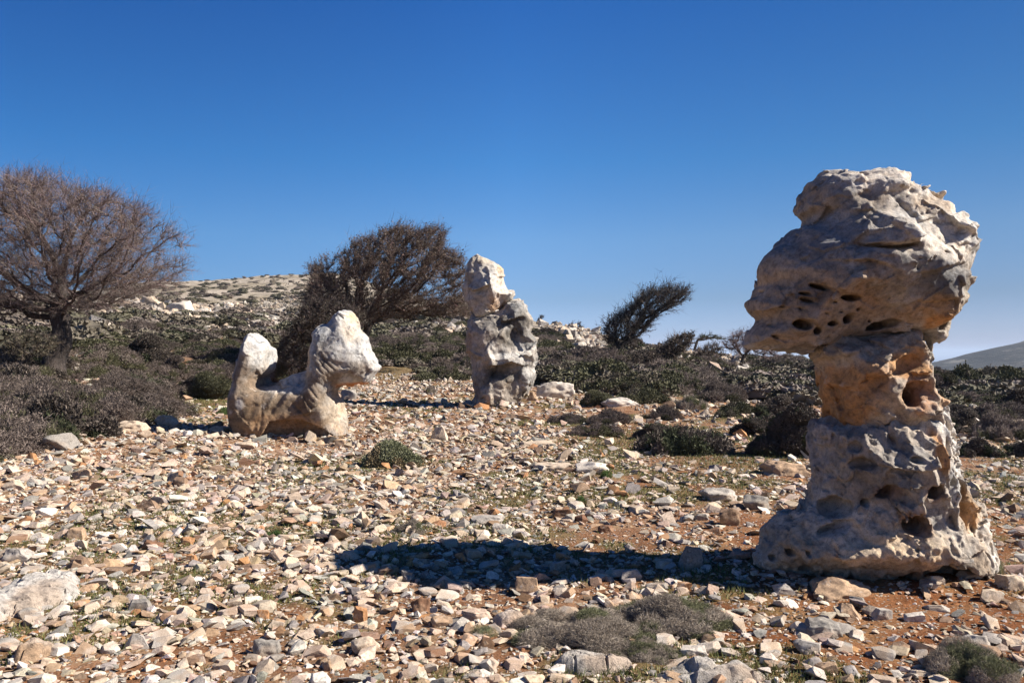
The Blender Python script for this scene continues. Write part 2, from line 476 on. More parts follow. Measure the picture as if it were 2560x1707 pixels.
def distant_hill():
    """the bare hill across the valley at the right"""
    m, t, b = nt('distant_hillside')
    co = nd(t, 'ShaderNodeTexCoord')
    mp = nd(t, 'ShaderNodeMapping'); mp.inputs['Scale'].default_value = (.6, 1, 3)
    t.links.new(co.outputs['Object'], mp.inputs[0])
    n = nd(t, 'ShaderNodeTexNoise', Scale=0.03, Detail=10, Roughness=0.75)
    t.links.new(mp.outputs[0], n.inputs['Vector'])
    c = ramp(t, n.outputs['Fac'], [(0.45, (0.012, 0.014, 0.012)), (0.54, (0.035, 0.034, 0.028)), (0.62, (0.15, 0.14, 0.12))])
    t.links.new(c, b.inputs['Base Color']); b.inputs['Roughness'].default_value = 1
    bp = nd(t, 'ShaderNodeBump', Strength=1, Distance=8)
    t.links.new(n.outputs['Fac'], bp.inputs['Height']); t.links.new(bp.outputs[0], b.inputs['Normal'])
    y0 = 1300.0
    us = np.linspace(2150, 4200, 160)
    top = np.interp(us, [2150, 2300, 2380, 2450, 2560, 2800, 3200, 4200], [930, 912, 900, 880, 856, 800, 740, 700])
    X = (us - U0) / FPX * y0
    zt = CAMZ - (top - HZ) / FPX * y0
    T = np.linspace(0, 1, 50)
    XX, TT = np.meshgrid(X, T, indexing='ij')
    ZZ = zt[:, None] - (1 - np.cos((TT) * 1.45)) * 0 - 260 * (TT ** 1.5)
    YY = y0 - 500 * TT ** 0.8
    ZZ = np.maximum(ZZ, -200)
    p = np.stack([XX.ravel(), YY.ravel(), ZZ.ravel()], 1)
    p[:, 2] += 7 * fbm(p * 0.012, 5, 91) * np.minimum(1, TT.ravel() * 8)
    back = p.copy(); back[:, 1] = 2 * y0 - back[:, 1]
    idx = np.arange(160 * 50).reshape(160, 50)
    F = np.stack([idx[:-1, :-1], idx[1:, :-1], idx[1:, 1:], idx[:-1, 1:]], -1).reshape(-1, 4)
    tag(link('distant_hill', mesh_np('distant_hill', np.concatenate([p, back]), np.concatenate([F[:, ::-1], F + len(p)]), None, True, m)), kind='structure')
distant_hill()

# ------------------------------------------------------------------ sculpted standing rocks
def poly_sd(P, X, Z):
    """signed distance to polygon, positive inside; X,Z 2-D arrays"""
    d = np.full(X.shape, 1e9, np.float32)
    ins = np.zeros(X.shape, bool)
    n = len(P)
    for i in range(n):
        ax, az = P[i]; bx, bz = P[(i + 1) % n]
        ex, ez = bx - ax, bz - az
        t = np.clip(((X - ax) * ex + (Z - az) * ez) / (ex * ex + ez * ez + 1e-12), 0, 1)
        d = np.minimum(d, (X - ax - t * ex) ** 2 + (Z - az - t * ez) ** 2)
        cnd = (az > Z) != (bz > Z)
        with np.errstate(divide='ignore', invalid='ignore'):
            xi = ax + (Z - az) / (bz - az + 1e-20) * ex
        ins ^= cnd & (X < xi)
    d = np.sqrt(d)
    return np.where(ins, d, -d)

def line_sd(P, X, Z):
    """distance to a polyline, sign + above/left of it, and parameter 0..1 along it"""
    best = np.full(X.shape, 1e9, np.float32); sg = np.ones(X.shape, np.float32); tt = np.zeros(X.shape, np.float32)
    n = len(P) - 1
    for i in range(n):
        ax, az = P[i]; bx, bz = P[i + 1]
        ex, ez = bx - ax, bz - az
        t = np.clip(((X - ax) * ex + (Z - az) * ez) / (ex * ex + ez * ez), 0, 1)
        dx, dz = X - ax - t * ex, Z - az - t * ez
        q = dx * dx + dz * dz
        m = q < best
        best = np.where(m, q, best)
        sg = np.where(m, np.sign(ex * dz - ez * dx), sg)
        tt = np.where(m, (i + t) / n, tt)
    return np.sqrt(best), sg, tt

def surface_nets(Fv, org, h):
    s = Fv < 0
    nx, ny, nz = Fv.shape
    c8 = [s[a:nx - 1 + a, b:ny - 1 + b, c:nz - 1 + c] for a in (0, 1) for b in (0, 1) for c in (0, 1)]
    allin = np.logical_and.reduce(c8); anyin = np.logical_or.reduce(c8)
    act = anyin & ~allin
    I = np.argwhere(act)
    vid = np.full(act.shape, -1, np.int64)
    vid[act] = np.arange(len(I))
    acc = np.zeros((len(I), 3)); cnt = np.zeros(len(I))
    corners = [(a, b, c) for a in (0, 1) for b in (0, 1) for c in (0, 1)]
    for p in corners:
        for ax in range(3):
            if p[ax]: continue
            q = list(p); q[ax] = 1
            fa = Fv[I[:, 0] + p[0], I[:, 1] + p[1], I[:, 2] + p[2]]
            fb = Fv[I[:, 0] + q[0], I[:, 1] + q[1], I[:, 2] + q[2]]
            m = (fa < 0) != (fb < 0)
            t = np.where(m, fa / np.where(m, fa - fb, 1), 0)
            for k in range(3):
                acc[:, k] += np.where(m, p[k] + (t if k == ax else 0), 0)
            cnt += m
    V = (I + acc / cnt[:, None]) * h + np.array(org)
    quads = []
    for ax in range(3):
        sl0 = [slice(None)] * 3; sl1 = [slice(None)] * 3
        sl0[ax] = slice(0, -1); sl1[ax] = slice(1, None)
        a, b = s[tuple(sl0)], s[tuple(sl1)]
        E = np.argwhere(a != b)
        o1, o2 = (ax + 1) % 3, (ax + 2) % 3
        E = E[(E[:, o1] > 0) & (E[:, o2] > 0) & (E[:, o1] < Fv.shape[o1] - 1) & (E[:, o2] < Fv.shape[o2] - 1)]
        flip = a[E[:, 0], E[:, 1], E[:, 2]]
        def cell(d1, d2):
            J = E.copy(); J[:, o1] -= d1; J[:, o2] -= d2
            return vid[J[:, 0], J[:, 1], J[:, 2]]
        q = np.stack([cell(1, 1), cell(0, 1), cell(0, 0), cell(1, 0)], 1)
        q[~flip] = q[~flip][:, ::-1]
        quads.append(q)
    return V, np.concatenate(quads)

def smin(a, b, k):
    h = np.clip(0.5 + 0.5 * (b - a) / k, 0, 1)
    return b + (a - b) * h - k * h * (1 - h)

class Rock:
    """px polygon -> rounded solid with real depth, relief, cavities and weathering"""
    def __init__(s, poly, d0, T, R, h, yshift=0.0, lean=0.0):
        s.d0, s.T, s.R, s.h = d0, T, R, h
        s.P = [s.w(u, v) for u, v in poly]
        P = np.array(s.P)
        pad = 0.12 * d0 / 5.75 + 4 * h
        s.x0, s.x1 = P[:, 0].min() - pad, P[:, 0].max() + pad
        s.z0, s.z1 = P[:, 1].min() - pad, P[:, 1].max() + pad
        s.y0, s.y1 = -T - 2.2 * pad, T + 1.6 * pad
        s.X = np.arange(s.x0, s.x1, h); s.Z = np.arange(s.z0, s.z1, h); s.Y = np.arange(s.y0, s.y1, h)
        s.XX, s.ZZ = np.meshgrid(s.X, s.Z, indexing='ij')
        s.sd = poly_sd(s.P, s.XX, s.ZZ)
        s.rel = np.zeros_like(s.XX)
        s.pits = []
        s.lean = lean; s.yshift = yshift; s.band = 0.14 * max(1, s.d0 / 11)
        s.lk = 1.0; s.rmax = 0.17 * max(1, d0 / 9)
    def w(s, u, v):
        return ((u - U0) / FPX * s.d0, CAMZ - (v - HZ) / FPX * s.d0)
    def px(s, n):
        return n * s.d0 / FPX
    def ledge(s, pts, A, up, dn, taper=0.15, under=0.35):
        """rock juts out by A above the line (left of travel direction) and falls back below it"""
        L = [s.w(*p) for p in pts]
        q, sg, t = line_sd(L, s.XX, s.ZZ)
        e = sstep(0, taper, t) * sstep(0, taper, 1 - t) if taper > 0 else 1
        A = A * s.lk
        a = np.where(sg > 0, A * np.exp(-(q / s.px(up)) ** 1.2), -A * under * np.exp(-(q / s.px(dn)) ** 1.3))
        s.rel += a * e
    def crack(s, pts, depth, wpx):
        q, sg, t = line_sd([s.w(*p) for p in pts], s.XX, s.ZZ)
        s.rel -= depth * np.exp(-(q / s.px(wpx)) ** 2) * sstep(0, .1, t) * sstep(0, .1, 1 - t)
    def turn(s, k):
        """the front looks a little to the right"""
        s.rel += -k * (s.XX - .5 * (s.x0 + s.x1))
    def profile(s, vs, offs):
        """how far the front stands out at each height"""
        zz = HZ - (s.ZZ - CAMZ) * FPX / s.d0
        s.rel += np.interp(zz, vs, offs)
    def bump(s, u, v, ru, rv, A, rot=0.0, pw=2.0):
        x, z = s.w(u, v)
        dx, dz = s.XX - x, s.ZZ - z
        c, n = math.cos(rot), math.sin(rot)
        a, b = (dx * c + dz * n) / s.px(ru), (-dx * n + dz * c) / s.px(rv)
        s.rel += A * np.exp(-((a * a + b * b) ** (pw / 2)))
    def pit(s, u, v, ru, rv, depth, rot=0.0, soft=0.02, yaw=0.0):
        s.pits.append((u, v, s.px(ru), s.px(rv), depth, rot, soft, yaw))
    def build(s, noise_fn, micro_fn=None):
        u = np.clip(s.sd / s.R, None, 1.0)
        s.rel = np.where(s.rel > 0, s.rmax * np.tanh(s.rel / s.rmax), s.rel)
        yc = s.yshift + s.lean * (s.ZZ - 0.0)
        G = (1 - u)                                                     # 0 in the core, 1 on the outline
        Yv = s.Y[None, :, None]
        fr = sstep(0.35, -0.1, Yv)                                       # relief belongs to the front
        edge = sstep(0.10, 0.65, np.clip(u, 0, 1))
        yy = (Yv + (s.rel * edge)[:, None, :] * fr) / s.T
        g = G[:, None, :]
        Fq = yy * yy + g * g - 1
        gr = 2 * np.sqrt((yy / s.T) ** 2 + (g / s.R) ** 2) + 1e-4
        D = (Fq / gr).astype(np.float32)
        D = np.where(np.abs(D) > 0.4, np.sign(D) * 0.4, D).astype(np.float32)
        band = np.abs(D) < s.band
        I = np.argwhere(band)
        P = np.stack([s.X[I[:, 0]], s.Y[I[:, 1]], s.Z[I[:, 2]]], 1)
        D[band] += noise_fn(P).astype(np.float32)
        lim = (-s.sd - .016 * s.d0 / 5.75 - .012 * s.d0 / 5.75 * vnoise(np.stack([s.XX.ravel() * 9, s.ZZ.ravel() * 9, 0 * s.XX.ravel()], 1), 5).reshape(s.XX.shape))[:, None, :]
        D = -smin(-D, np.broadcast_to(-lim, D.shape), .015 * s.d0 / 5.75).astype(np.float32)   # the outline of the rock
        for np_, (pu, pv, ru, rv, dep, rot, soft, yaw) in enumerate(s.pits):
            x, z = s.w(pu, pv)
            i, k = int((x - s.x0) / s.h), int((z - s.z0) / s.h)
            i = min(max(i, 0), len(s.X) - 1); k = min(max(k, 0), len(s.Z) - 1)
            col = D[i, :, k]
            js = np.where(col < 0)[0]
            if not len(js): continue
            ys = s.Y[js[0]]
            c, n = math.cos(rot), math.sin(rot)
            rm = max(ru, rv) * 1.5
            sl = tuple(slice(max(0, int((p_ - e_ - o_) / s.h)), max(0, int((p_ + e_ - o_) / s.h) + 2)) for p_, e_, o_ in ((x, rm, s.x0), (ys, dep * 1.5, s.y0), (z, rm, s.z0)))
            Xs, Ys, Zs = np.meshgrid(s.X[sl[0]], s.Y[sl[1]], s.Z[sl[2]], indexing='ij')
            Q = np.stack([Xs.ravel(), Ys.ravel(), Zs.ravel()], 1) / max(ru, rv)
            w1 = .6 * vnoise(Q * 1.1, 900 + np_).reshape(Xs.shape); w2 = .6 * vnoise(Q * 2.4, 940 + np_).reshape(Xs.shape)
            dx, dz = Xs - x + ru * .25 * w1, Zs - z + rv * .25 * w2
            a, b = (dx * c + dz * n) / ru, (-dx * n + dz * c) / rv
            e = np.sqrt(a * a + b * b + ((Ys - ys) / dep) ** 2) + .12 * w2
            e = (e - 1) * min(ru, rv, dep)
            D[sl] = -smin(-D[sl], e, soft)
        V, F = surface_nets(D, (s.x0, s.y0, s.z0), s.h)
        lab = np.arange(len(V))                                          # keep the one connected body
        for _ in range(400):
            m = lab[F].min(1)
            new = lab.copy()
            for k in range(4): np.minimum.at(new, F[:, k], m)
            new = new[new]
            if (new == lab).all(): break
            lab = new
        main = np.bincount(lab).argmax()
        kv = lab == main
        idx = np.cumsum(kv) - 1
        F = idx[F[kv[F[:, 0]]]]; V = V[kv]
        s.V = V.copy()
        W = V.copy()
        iu = np.interp(V[:, 2], s.Z, s.Z)
        W[:, 1] = V[:, 1] + s.d0 + s.yshift + s.lean * V[:, 2]
        s.W = W
        s.F = F
        return W, F
    def uv(s):
        """photo coordinates each vertex had in the rock's own plane"""
        return U0 + s.V[:, 0] * FPX / s.d0, HZ - (s.V[:, 2] - CAMZ) * FPX / s.d0

def paint(uv, base, blobs, P, seed, k=6.0, rag=0.55, blot=0.0, bk=2.4):
    """blobs: (u,v,ru,rv,colour,amount): stains, lichen and painted-in sunlight with ragged edges"""
    u, v = uv
    n = fbm(P * k, 5, seed, 0.6)
    c = np.tile(np.array(base, float), (len(u), 1))
    for (cu, cv, ru, rv, colr, amt) in blobs:
        q = np.sqrt(((u - cu) / ru) ** 2 + ((v - cv) / rv) ** 2)
        m = amt * (1 - sstep(0.55, 1.25, q + rag * n))
        c = c + (np.array(colr) - c) * m[:, None]
    if blot:
        m = blot * sstep(.02, .3, fbm(P * bk, 4, seed + 3, .6))
        c = c + (c * np.array([.48, .5, .53]) - c) * m[:, None]
    return c

def z1(L): return [(1840 + x * .3189, 400 + y * .3189) for x, y in L]
def z2(L): return [(1840 + x * .4592, 800 + y * .4592) for x, y in L]
def z3(L): return [(560 + x * .2551, 740 + y * .2551) for x, y in L]
def z4(L): return [(1120 + x * .2805, 600 + y * .2805) for x, y in L]
def p1(x, y): return z1([(x, y)])[0]
def p2(x, y): return z2([(x, y)])[0]
def p3(x, y): return z3([(x, y)])[0]
def p4(x, y): return z4([(x, y)])[0]

GREY = (0.44, 0.395, 0.34); PALE = (0.47, 0.42, 0.35); TAN = (0.36, 0.25, 0.155); ORANGE = (0.46, 0.235, 0.09); RUST = (0.36, 0.15, 0.055)
DKGREY = (0.17, 0.155, 0.14)

def rot_pts(P, ax, ay, az):
    from mathutils import Euler
    M = np.array(Euler((ax, ay, az)).to_matrix())
    return P @ M.T

def scoops(P, size, amp, seed, stretch=(1, 1, 1), rot=(0, 0, 0), warp=0.25, pw=1.4):
    Q = rot_pts(P, *rot) / size * np.array(stretch)
    Q = Q + warp * np.stack([fbm(Q * 1.3, 2, seed + 5), fbm(Q * 1.3, 2, seed + 15), fbm(Q * 1.3, 2, seed + 25)], 1)
    d1 = worley(Q, seed)
    return amp * (0.5 - np.clip(d1, 0, 1.2) ** pw)          # hollow in the cells, crests between them (negative adds rock)

def facets(P, size, amp, seed, stretch=(1, 1, 1), rot=(0, 0, 0), warp=.15, step=.35):
    """broken planes: every cell is a small tilted plate with a sharp rim"""
    Q = rot_pts(P, *rot) / size * np.array(stretch)
    Q = (Q + warp * np.stack([fbm(Q * 1.7, 2, seed + 5), fbm(Q * 1.7, 2, seed + 15), fbm(Q * 1.7, 2, seed + 25)], 1)).astype(np.float32)
    i = np.floor(Q).astype(np.int32); t = Q - i
    d1 = np.full(len(Q), 9., np.float32); val = np.zeros(len(Q), np.float32)
    for dx in (-1, 0, 1):
        for dy in (-1, 0, 1):
            for dz in (-1, 0, 1):
                a, b, c = i[:, 0] + dx, i[:, 1] + dy, i[:, 2] + dz
                h1 = _h(a, b, c, seed); h2 = (h1 * 7919.37) % 1.0; h3 = (h1 * 104.729 + h2 * 31.7) % 1.0
                vx, vy, vz = t[:, 0] - dx - h1, t[:, 1] - dy - h2, t[:, 2] - dz - h3
                q = vx * vx + vy * vy + vz * vz
                g1, g2, g3 = (h2 * 57.31) % 1.0 - .5, (h3 * 91.7) % 1.0 - .5, (h1 * 733.1) % 1.0 - .5
                m = q < d1
                d1 = np.where(m, q, d1)
                val = np.where(m, (vx * g1 + vy * g2 + vz * g3) * 1.6 + step * ((h2 * 411.7) % 1.0 - .5), val)
    return amp * val

# --- the tall pillar at the right: cap, neck and base rock
PD = 5.78
pillar = link('stacked_rock_pillar', None, loc=((2180 - U0) / FPX * PD, PD, 0))
tag(pillar, 'tall mushroom-shaped grey limestone pillar with bulky overhanging cap on a narrow pitted base', 'rock formation')

def rock_part(name, rk, col, mat, parent):
    me = mesh_np(name, rk.W - np.array(parent.location), rk.F, col, True, mat)
    return link(name, me, parent)

cap = Rock(z1([(665, 108), (800, 105), (900, 115), (1000, 105), (1100, 90), (1160, 78), (1195, 105), (1285, 140), (1300, 190), (1335, 225), (1400, 235), (1445, 285),
               (1525, 305), (1556, 285), (1590, 330), (1650, 370), (1690, 440), (1745, 495), (1805, 500), (1838, 545), (1832, 620), (1822, 690), (1818, 780), (1812, 880),
               (1785, 960), (1735, 1045), (1700, 1160), (1680, 1260), (1650, 1340), (1625, 1400), (1600, 1455), (1550, 1465), (1520, 1510), (1440, 1420), (1300, 1370),
               (1100, 1370), (900, 1380), (760, 1400), (640, 1460), (570, 1545), (450, 1540), (330, 1520), (200, 1490), (100, 1480), (58, 1450), (75, 1370), (130, 1290),
               (160, 1250), (115, 1200), (120, 1110), (165, 1080), (180, 1020), (208, 990), (186, 910), (190, 840), (230, 750), (290, 700), (370, 620), (420, 545),
               (460, 515), (520, 505), (533, 455), (480, 425), (495, 370), (540, 270), (570, 200), (620, 150)]), PD, 0.60, 0.80, 0.0105)
cap.lk = 1.9
cap.profile([420, 520, 600, 680, 740, 800, 880], [-.34, -.20, -.06, .04, .06, .0, -.14])
cap.turn(.10)
cap.band = .15
# the big steps of the front, read from the photograph
cap.bump(*p1(900, 700), 150, 110, .06)
cap.ledge(z1([(1690, 640), (1600, 620), (1500, 560), (1430, 455), (1300, 400), (1270, 300), (1010, 262)][::-1])[::-1], -.07, 60, 30, .08, .5)
cap.ledge(z1([(1010, 262), (1270, 300), (1300, 400), (1430, 455), (1500, 560), (1600, 620), (1690, 640)]), .055, 46, 60, .08, .8)
cap.crack(z1([(870, 190), (1010, 270), (1080, 380), (1150, 450), (1210, 530)]), .08, 6)
cap.ledge(z1([(640, 640), (750, 590), (870, 550), (1040, 545), (1200, 585), (1320, 575), (1450, 640), (1465, 740), (1600, 850), (1655, 910)]), .05, 30, 80, .1, -.9)
cap.ledge(z1([(680, 700), (760, 735), (930, 755), (1060, 735), (1150, 720)]), .05, 80, 26, .15, .9)
cap.crack(z1([(640, 660), (700, 720), (780, 745), (920, 762), (1060, 740), (1150, 715)]), .09, 4.5)
cap.crack(z1([(1000, 262), (1110, 275), (1230, 290), (1320, 320)]), .09, 4)
cap.crack(z1([(560, 860), (570, 960), (540, 1010)]), .03, 3)
cap.crack(z1([(300, 990), (420, 1000), (560, 1050)]), .06, 4)
cap.ledge(z1([(620, 790), (700, 765), (790, 800), (800, 850)]), .03, 20, 50, .1, -1)
cap.ledge(z1([(230, 870), (380, 905), (520, 840), (640, 850), (800, 860), (1000, 950)]), .035, 90, 40, .15, .7)
cap.ledge(z1([(1070, 960), (1250, 920), (1450, 865), (1590, 850)]), .05, 34, 60, .15, .5)
cap.ledge(z1([(1080, 1190), (1180, 1130), (1320, 1135), (1480, 1110), (1640, 1080)]), .075, 70, 50, .12, .7)
cap.ledge(z1([(250, 1020), (400, 1005), (560, 1060), (660, 1105), (790, 1100)]), .05, 50, 22, .12, .9)
cap.ledge(z1([(120, 1215), (260, 1250), (420, 1290), (560, 1330), (700, 1330)]), .05, 60, 30, .1, .9)
cap.ledge(z1([(560, 470), (700, 470), (840, 470), (900, 455)]), .035, 70, 28, .15, .8)
cap.ledge(z1([(1480, 740), (1560, 700), (1700, 720), (1820, 690)]), .04, 24, 40, .1, .7)
cap.ledge(z1([(1330, 360), (1430, 400), (1560, 430), (1640, 490), (1790, 520)]), .05, 30, 40, .1, .8)
cap.ledge(z1([(1500, 520), (1580, 600), (1680, 640), (1700, 700), (1820, 720)]), .05, 26, 34, .1, .8)
cap.bump(*p1(700, 330), 95, 75, -.05, .3)
cap.bump(*p1(1300, 1010), 60, 40, -.04)
cap.bump(*p1(350, 1080), 60, 20, -.03, -.35)
for q in [(1110, 260, 1, 60, .03), ]:
    cap.crack(z1([(1110, 270), (1100, 330)]), .03, 3)
cap.crack(z1([(290, 705), (350, 760), (380, 800)]), .03, 2.6)
cap.crack(z1([(440, 700), (410, 730)]), .03, 2.6)
for (x, y, rx, ry, dp, ro) in [(480, 1032, 75, 18, .16, -.3), (700, 1108, 78, 24, .22, -.05), (400, 1125, 58, 17, .12, -.35), (385, 1078, 42, 13, .10, -.25), (395, 1300, 72, 40, .26, -.2),
                               (515, 1345, 34, 30, .2, -.3), (735, 1255, 44, 40, .26, .2), (622, 1290, 40, 20, .18, 0), (790, 1190, 14, 16, .08, 0), (918, 1272, 14, 12, .08, 0), (1540, 1270, 45, 88, .24, -.5),
                               (590, 1140, 22, 8, .06, -.2), (360, 1185, 26, 7, .06, -.3), (540, 1225, 30, 7, .07, -.25), (250, 1165, 20, 6, .05, -.1), (455, 568, 26, 9, .08, 0), (220, 1390, 36, 12, .08, -.3),
                               (1320, 795, 22, 8, .07, -.4), (1030, 1300, 120, 40, .30, .2), (660, 1212, 18, 6, .05, -.2), (200, 1300, 22, 16, .08, 0), (1480, 1440, 60, 40, .25, -.3), (170, 1040, 30, 9, .05, 0), (1120, 850, 16, 6, .05, 0)]:
    u_, v_ = p1(x, y)
    cap.pit(u_, v_, rx * .3189, ry * .3189, dp, ro, .012)
def cap_noise(P):
    warp = P + 0.05 * np.stack([fbm(P * 4, 2, 3), fbm(P * 4, 2, 4), fbm(P * 4, 2, 6)], 1)
    n = scoops(warp, .40, .055, 101, (1, 1, 1.25), (0, .45, .2), .3)
    right = sstep(1.9, 2.7, P[:, 0])
    n = n + scoops(warp, .20, .07, 131, (.75, 1, 1.35), (0, .65, 0), .35, 1.0) * (0.15 + 0.9 * right)
    n = n + scoops(P, .075, .008, 151, (1, 1, 1.6), (0, .3, 0), .3)
    low = sstep(1.72, 1.5, P[:, 2])
    q = P @ np.array([.28, .15, 1.0])                                   # dipping strata in the lower cap
    n = n + (low * .65 + .18) * .016 * np.abs(vnoise(np.stack([P[:, 0] * 1.2, P[:, 1] * 1.2, q * 19], 1), 8))
    n = n + facets(warp, .36, .06, 171, (1, 1, 1.3), (0, .5, .3), .15, .22) + facets(P, .13, .018, 181, (.8, 1, 1.5), (0, .45, 0), .15, .5)
    return n + .011 * fbm(P * 24, 3, 71)
cap.build(cap_noise)
uvc = cap.uv()
cc = paint(uvc, GREY, [p1(480, 700) + (150, 75, (.215, .205, .195), .85), p1(1350, 1000) + (110, 50, (.19, .178, .165), .85), p1(1000, 640) + (60, 40, (.25, .235, .22), .6), p1(1600, 950) + (40, 60, (.22, .21, .20), .7), p1(880, 900) + (90, 50, (.25, .225, .20), .6), p1(700, 330) + (110, 75, (0.25, .20, .15), .7), p1(1500, 450) + (150, 130, (0.62, .565, .49), .85), p1(1150, 180) + (160, 45, (.56, .50, .43), .9), p1(500, 1000) + (170, 60, TAN, .65),  # sunlit top and upper right painted lighter: light put into the colour
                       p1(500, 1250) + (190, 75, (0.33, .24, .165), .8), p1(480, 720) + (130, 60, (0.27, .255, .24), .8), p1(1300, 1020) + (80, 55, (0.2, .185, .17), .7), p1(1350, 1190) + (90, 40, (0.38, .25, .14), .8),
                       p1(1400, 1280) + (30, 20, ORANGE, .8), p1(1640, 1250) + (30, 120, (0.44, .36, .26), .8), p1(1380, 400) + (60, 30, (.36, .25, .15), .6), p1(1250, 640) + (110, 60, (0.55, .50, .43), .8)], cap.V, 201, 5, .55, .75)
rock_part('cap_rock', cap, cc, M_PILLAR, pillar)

neck = Rock(z2([(395, 190), (440, 105), (530, 52), (640, 58), (770, 40), (860, 20), (930, 20), (970, 45), (1000, 95), (1035, 150), (1046, 210), (1040, 270), (1040, 360), (1090, 390),
                (1118, 430), (1108, 540), (1050, 640), (600, 640), (480, 570), (472, 490), (455, 400), (440, 300), (432, 250), (400, 215)]), PD, 0.49, .55, 0.011, -.02)
neck.lk = 1.4
neck.ledge(z2([(420, 215), (520, 190), (600, 150), (680, 230), (740, 170), (850, 145), (900, 180), (960, 230)]), .06, 40, 26, .1, .5)
neck.ledge(z2([(450, 345), (560, 330), (640, 300), (700, 300)]), .05, 50, 40, .1, .8)
neck.ledge(z2([(760, 270), (800, 265), (900, 310), (960, 330)]), .035, 26, 20, .1, .6)
neck.ledge(z2([(830, 75), (880, 120), (950, 185), (985, 215), (1010, 330)]), .07, 22, 30, .06, .9)
neck.bump(*p2(800, 330), 45, 60, -.09)
neck.bump(*p2(590, 400), 60, 50, -.07)
for (x, y, rx, ry, dp, ro) in [(850, 370, 85, 50, .16, .15), (840, 415, 44, 44, .30, .2), (770, 280, 42, 18, .12, .1), (900, 300, 60, 18, .10, .1), (600, 305, 10, 8, .04, 0), (830, 230, 70, 45, .10, .2), (1030, 450, 60, 30, .1, 0)]:
    u_, v_ = p2(x, y)
    neck.pit(u_, v_, rx * .4592, ry * .4592, dp, ro, .03)
def neck_noise(P):
    n = scoops(P, .2, .07, 301, (1, 1, 1.2), (0, .3, 0), .3) + scoops(P, .085, .014, 331, (1, 1, 1), (0, 0, 0), .3)
    n = n + facets(P, .24, .055, 371, (1, 1, 1.2), (0, .3, 0), .15, .25) + facets(P, .1, .018, 381, (1, 1, 1), (0, 0, 0), .15, .5)
    return n + .022 + .012 * fbm(P * 22, 3, 72)
neck.build(neck_noise)
cc = paint(neck.uv(), (0.43, .35, .265), [p2(560, 130) + (90, 40, (.30, .26, .22), .8), p2(570, 380) + (75, 75, ORANGE, .9), p2(840, 240) + (60, 38, (.44, .25, .11), .9), p2(860, 380) + (60, 45, RUST, .6),
                                      p2(1000, 150) + (36, 70, (.36, .33, .29), .9), p2(1070, 430) + (30, 30, ORANGE, .6), p2(470, 400) + (14, 90, ORANGE, .6), p2(520, 500) + (50, 40, ORANGE, .8), p2(700, 430) + (50, 30, (.42, .29, .17), .7)], neck.V, 211, 6, .55, .45)
rock_part('neck_rock', neck, cc, M_PILLAR, pillar)

base = Rock(z2([(480, 520), (540, 490), (570, 480), (640, 488), (720, 445), (750, 455), (850, 430), (950, 415), (1040, 405), (1070, 440), (1110, 500), (1140, 590), (1165, 680), (1212, 800), (1240, 870),
                (1282, 950), (1300, 1040), (1262, 1060), (1300, 1068), (1337, 1120), (1350, 1200), (1372, 1260), (1368, 1330), (1345, 1400), (1290, 1450), (1250, 1500), (900, 1520), (800, 1480), (600, 1450), (430, 1425),
                (300, 1378), (200, 1365), (110, 1335), (90, 1270), (118, 1180), (180, 1100), (330, 1020), (398, 960), (412, 900), (420, 840), (414, 760), (410, 680), (400, 600), (415, 540)]), PD, 0.60, .88, 0.0100, .0)
base.lk = 1.7
base.profile([1000, 1060, 1150, 1230, 1290, 1345, 1420, 1480], [-.08, .02, .0, -.07, -.02, .14, .12, -.04])
base.turn(.10)
base.band = .14
neck.turn(.1)
neck.band = .12
base.bump(*p2(800, 1230), 300, 75, .06)
base.bump(*p2(240, 1400), 80, 50, -.25)
base.bump(*p2(560, 1440), 90, 30, -.14)
base.bump(*p2(620, 600), 60, 50, .03)
base.bump(*p2(760, 700), 110, 110, .03)
base.ledge(z2([(560, 485), (720, 450), (850, 432), (1040, 415)]), -.05, 30, 20, .1, -.5)
base.ledge(z2([(500, 770), (620, 740), (740, 760), (830, 760), (880, 740), (980, 760)]), .05, 60, 30, .12, .8)
base.ledge(z2([(430, 900), (520, 870), (640, 900), (720, 860), (860, 830)]), .03, 45, 22, .12, .8)
base.ledge(z2([(270, 1110), (400, 1060), (540, 1120), (640, 1150), (740, 1100), (880, 1180), (1060, 1170)]), -.08, 24, 50, .1, -.9)
base.ledge(z2([(720, 1400), (760, 1310), (880, 1235), (1000, 1200), (1100, 1200), (1190, 1170), (1230, 1190)]), .09, 60, 70, .08, .9)
base.ledge(z2([(1230, 1180), (1240, 1260), (1210, 1330), (1280, 1400)]), .06, 26, 26, .1, .5)
base.ledge(z2([(740, 560), (730, 640), (745, 700), (750, 740)]), .035, 14, 22, .1, .6)
base.ledge(z2([(880, 610), (905, 700), (940, 780), (1000, 900), (1000, 1010)]), .05, 16, 26, .08, -.4)
base.ledge(z2([(965, 440), (1000, 560), (1060, 700), (1060, 820), (1010, 940)]), .05, 16, 24, .08, -.6)
base.ledge(z2([(1040, 420), (1080, 560), (1120, 680), (1120, 760)]), .045, 16, 20, .08, -.6)
base.ledge(z2([(120, 1300), (300, 1330), (420, 1390), (640, 1400), (740, 1400)]), .05, 50, 30, .1, .7)
for q in ([(1000, 450), (1015, 560), (1030, 660), (1020, 760)], [(1055, 470), (1085, 580), (1120, 700), (1150, 790)], [(925, 480), (950, 560), (960, 640)], [(1010, 820), (1030, 900), (1000, 980), (1010, 1080)], [(1120, 760), (1190, 860), (1250, 980)], [(1230, 1090), (1260, 1200), (1270, 1330)]):
    base.ledge(z2(q), .045, 10, 20, .1, .9)
base.bump(*p2(450, 960), 40, 32, -.10)
base.bump(*p2(1150, 960), 36, 45, -.07)
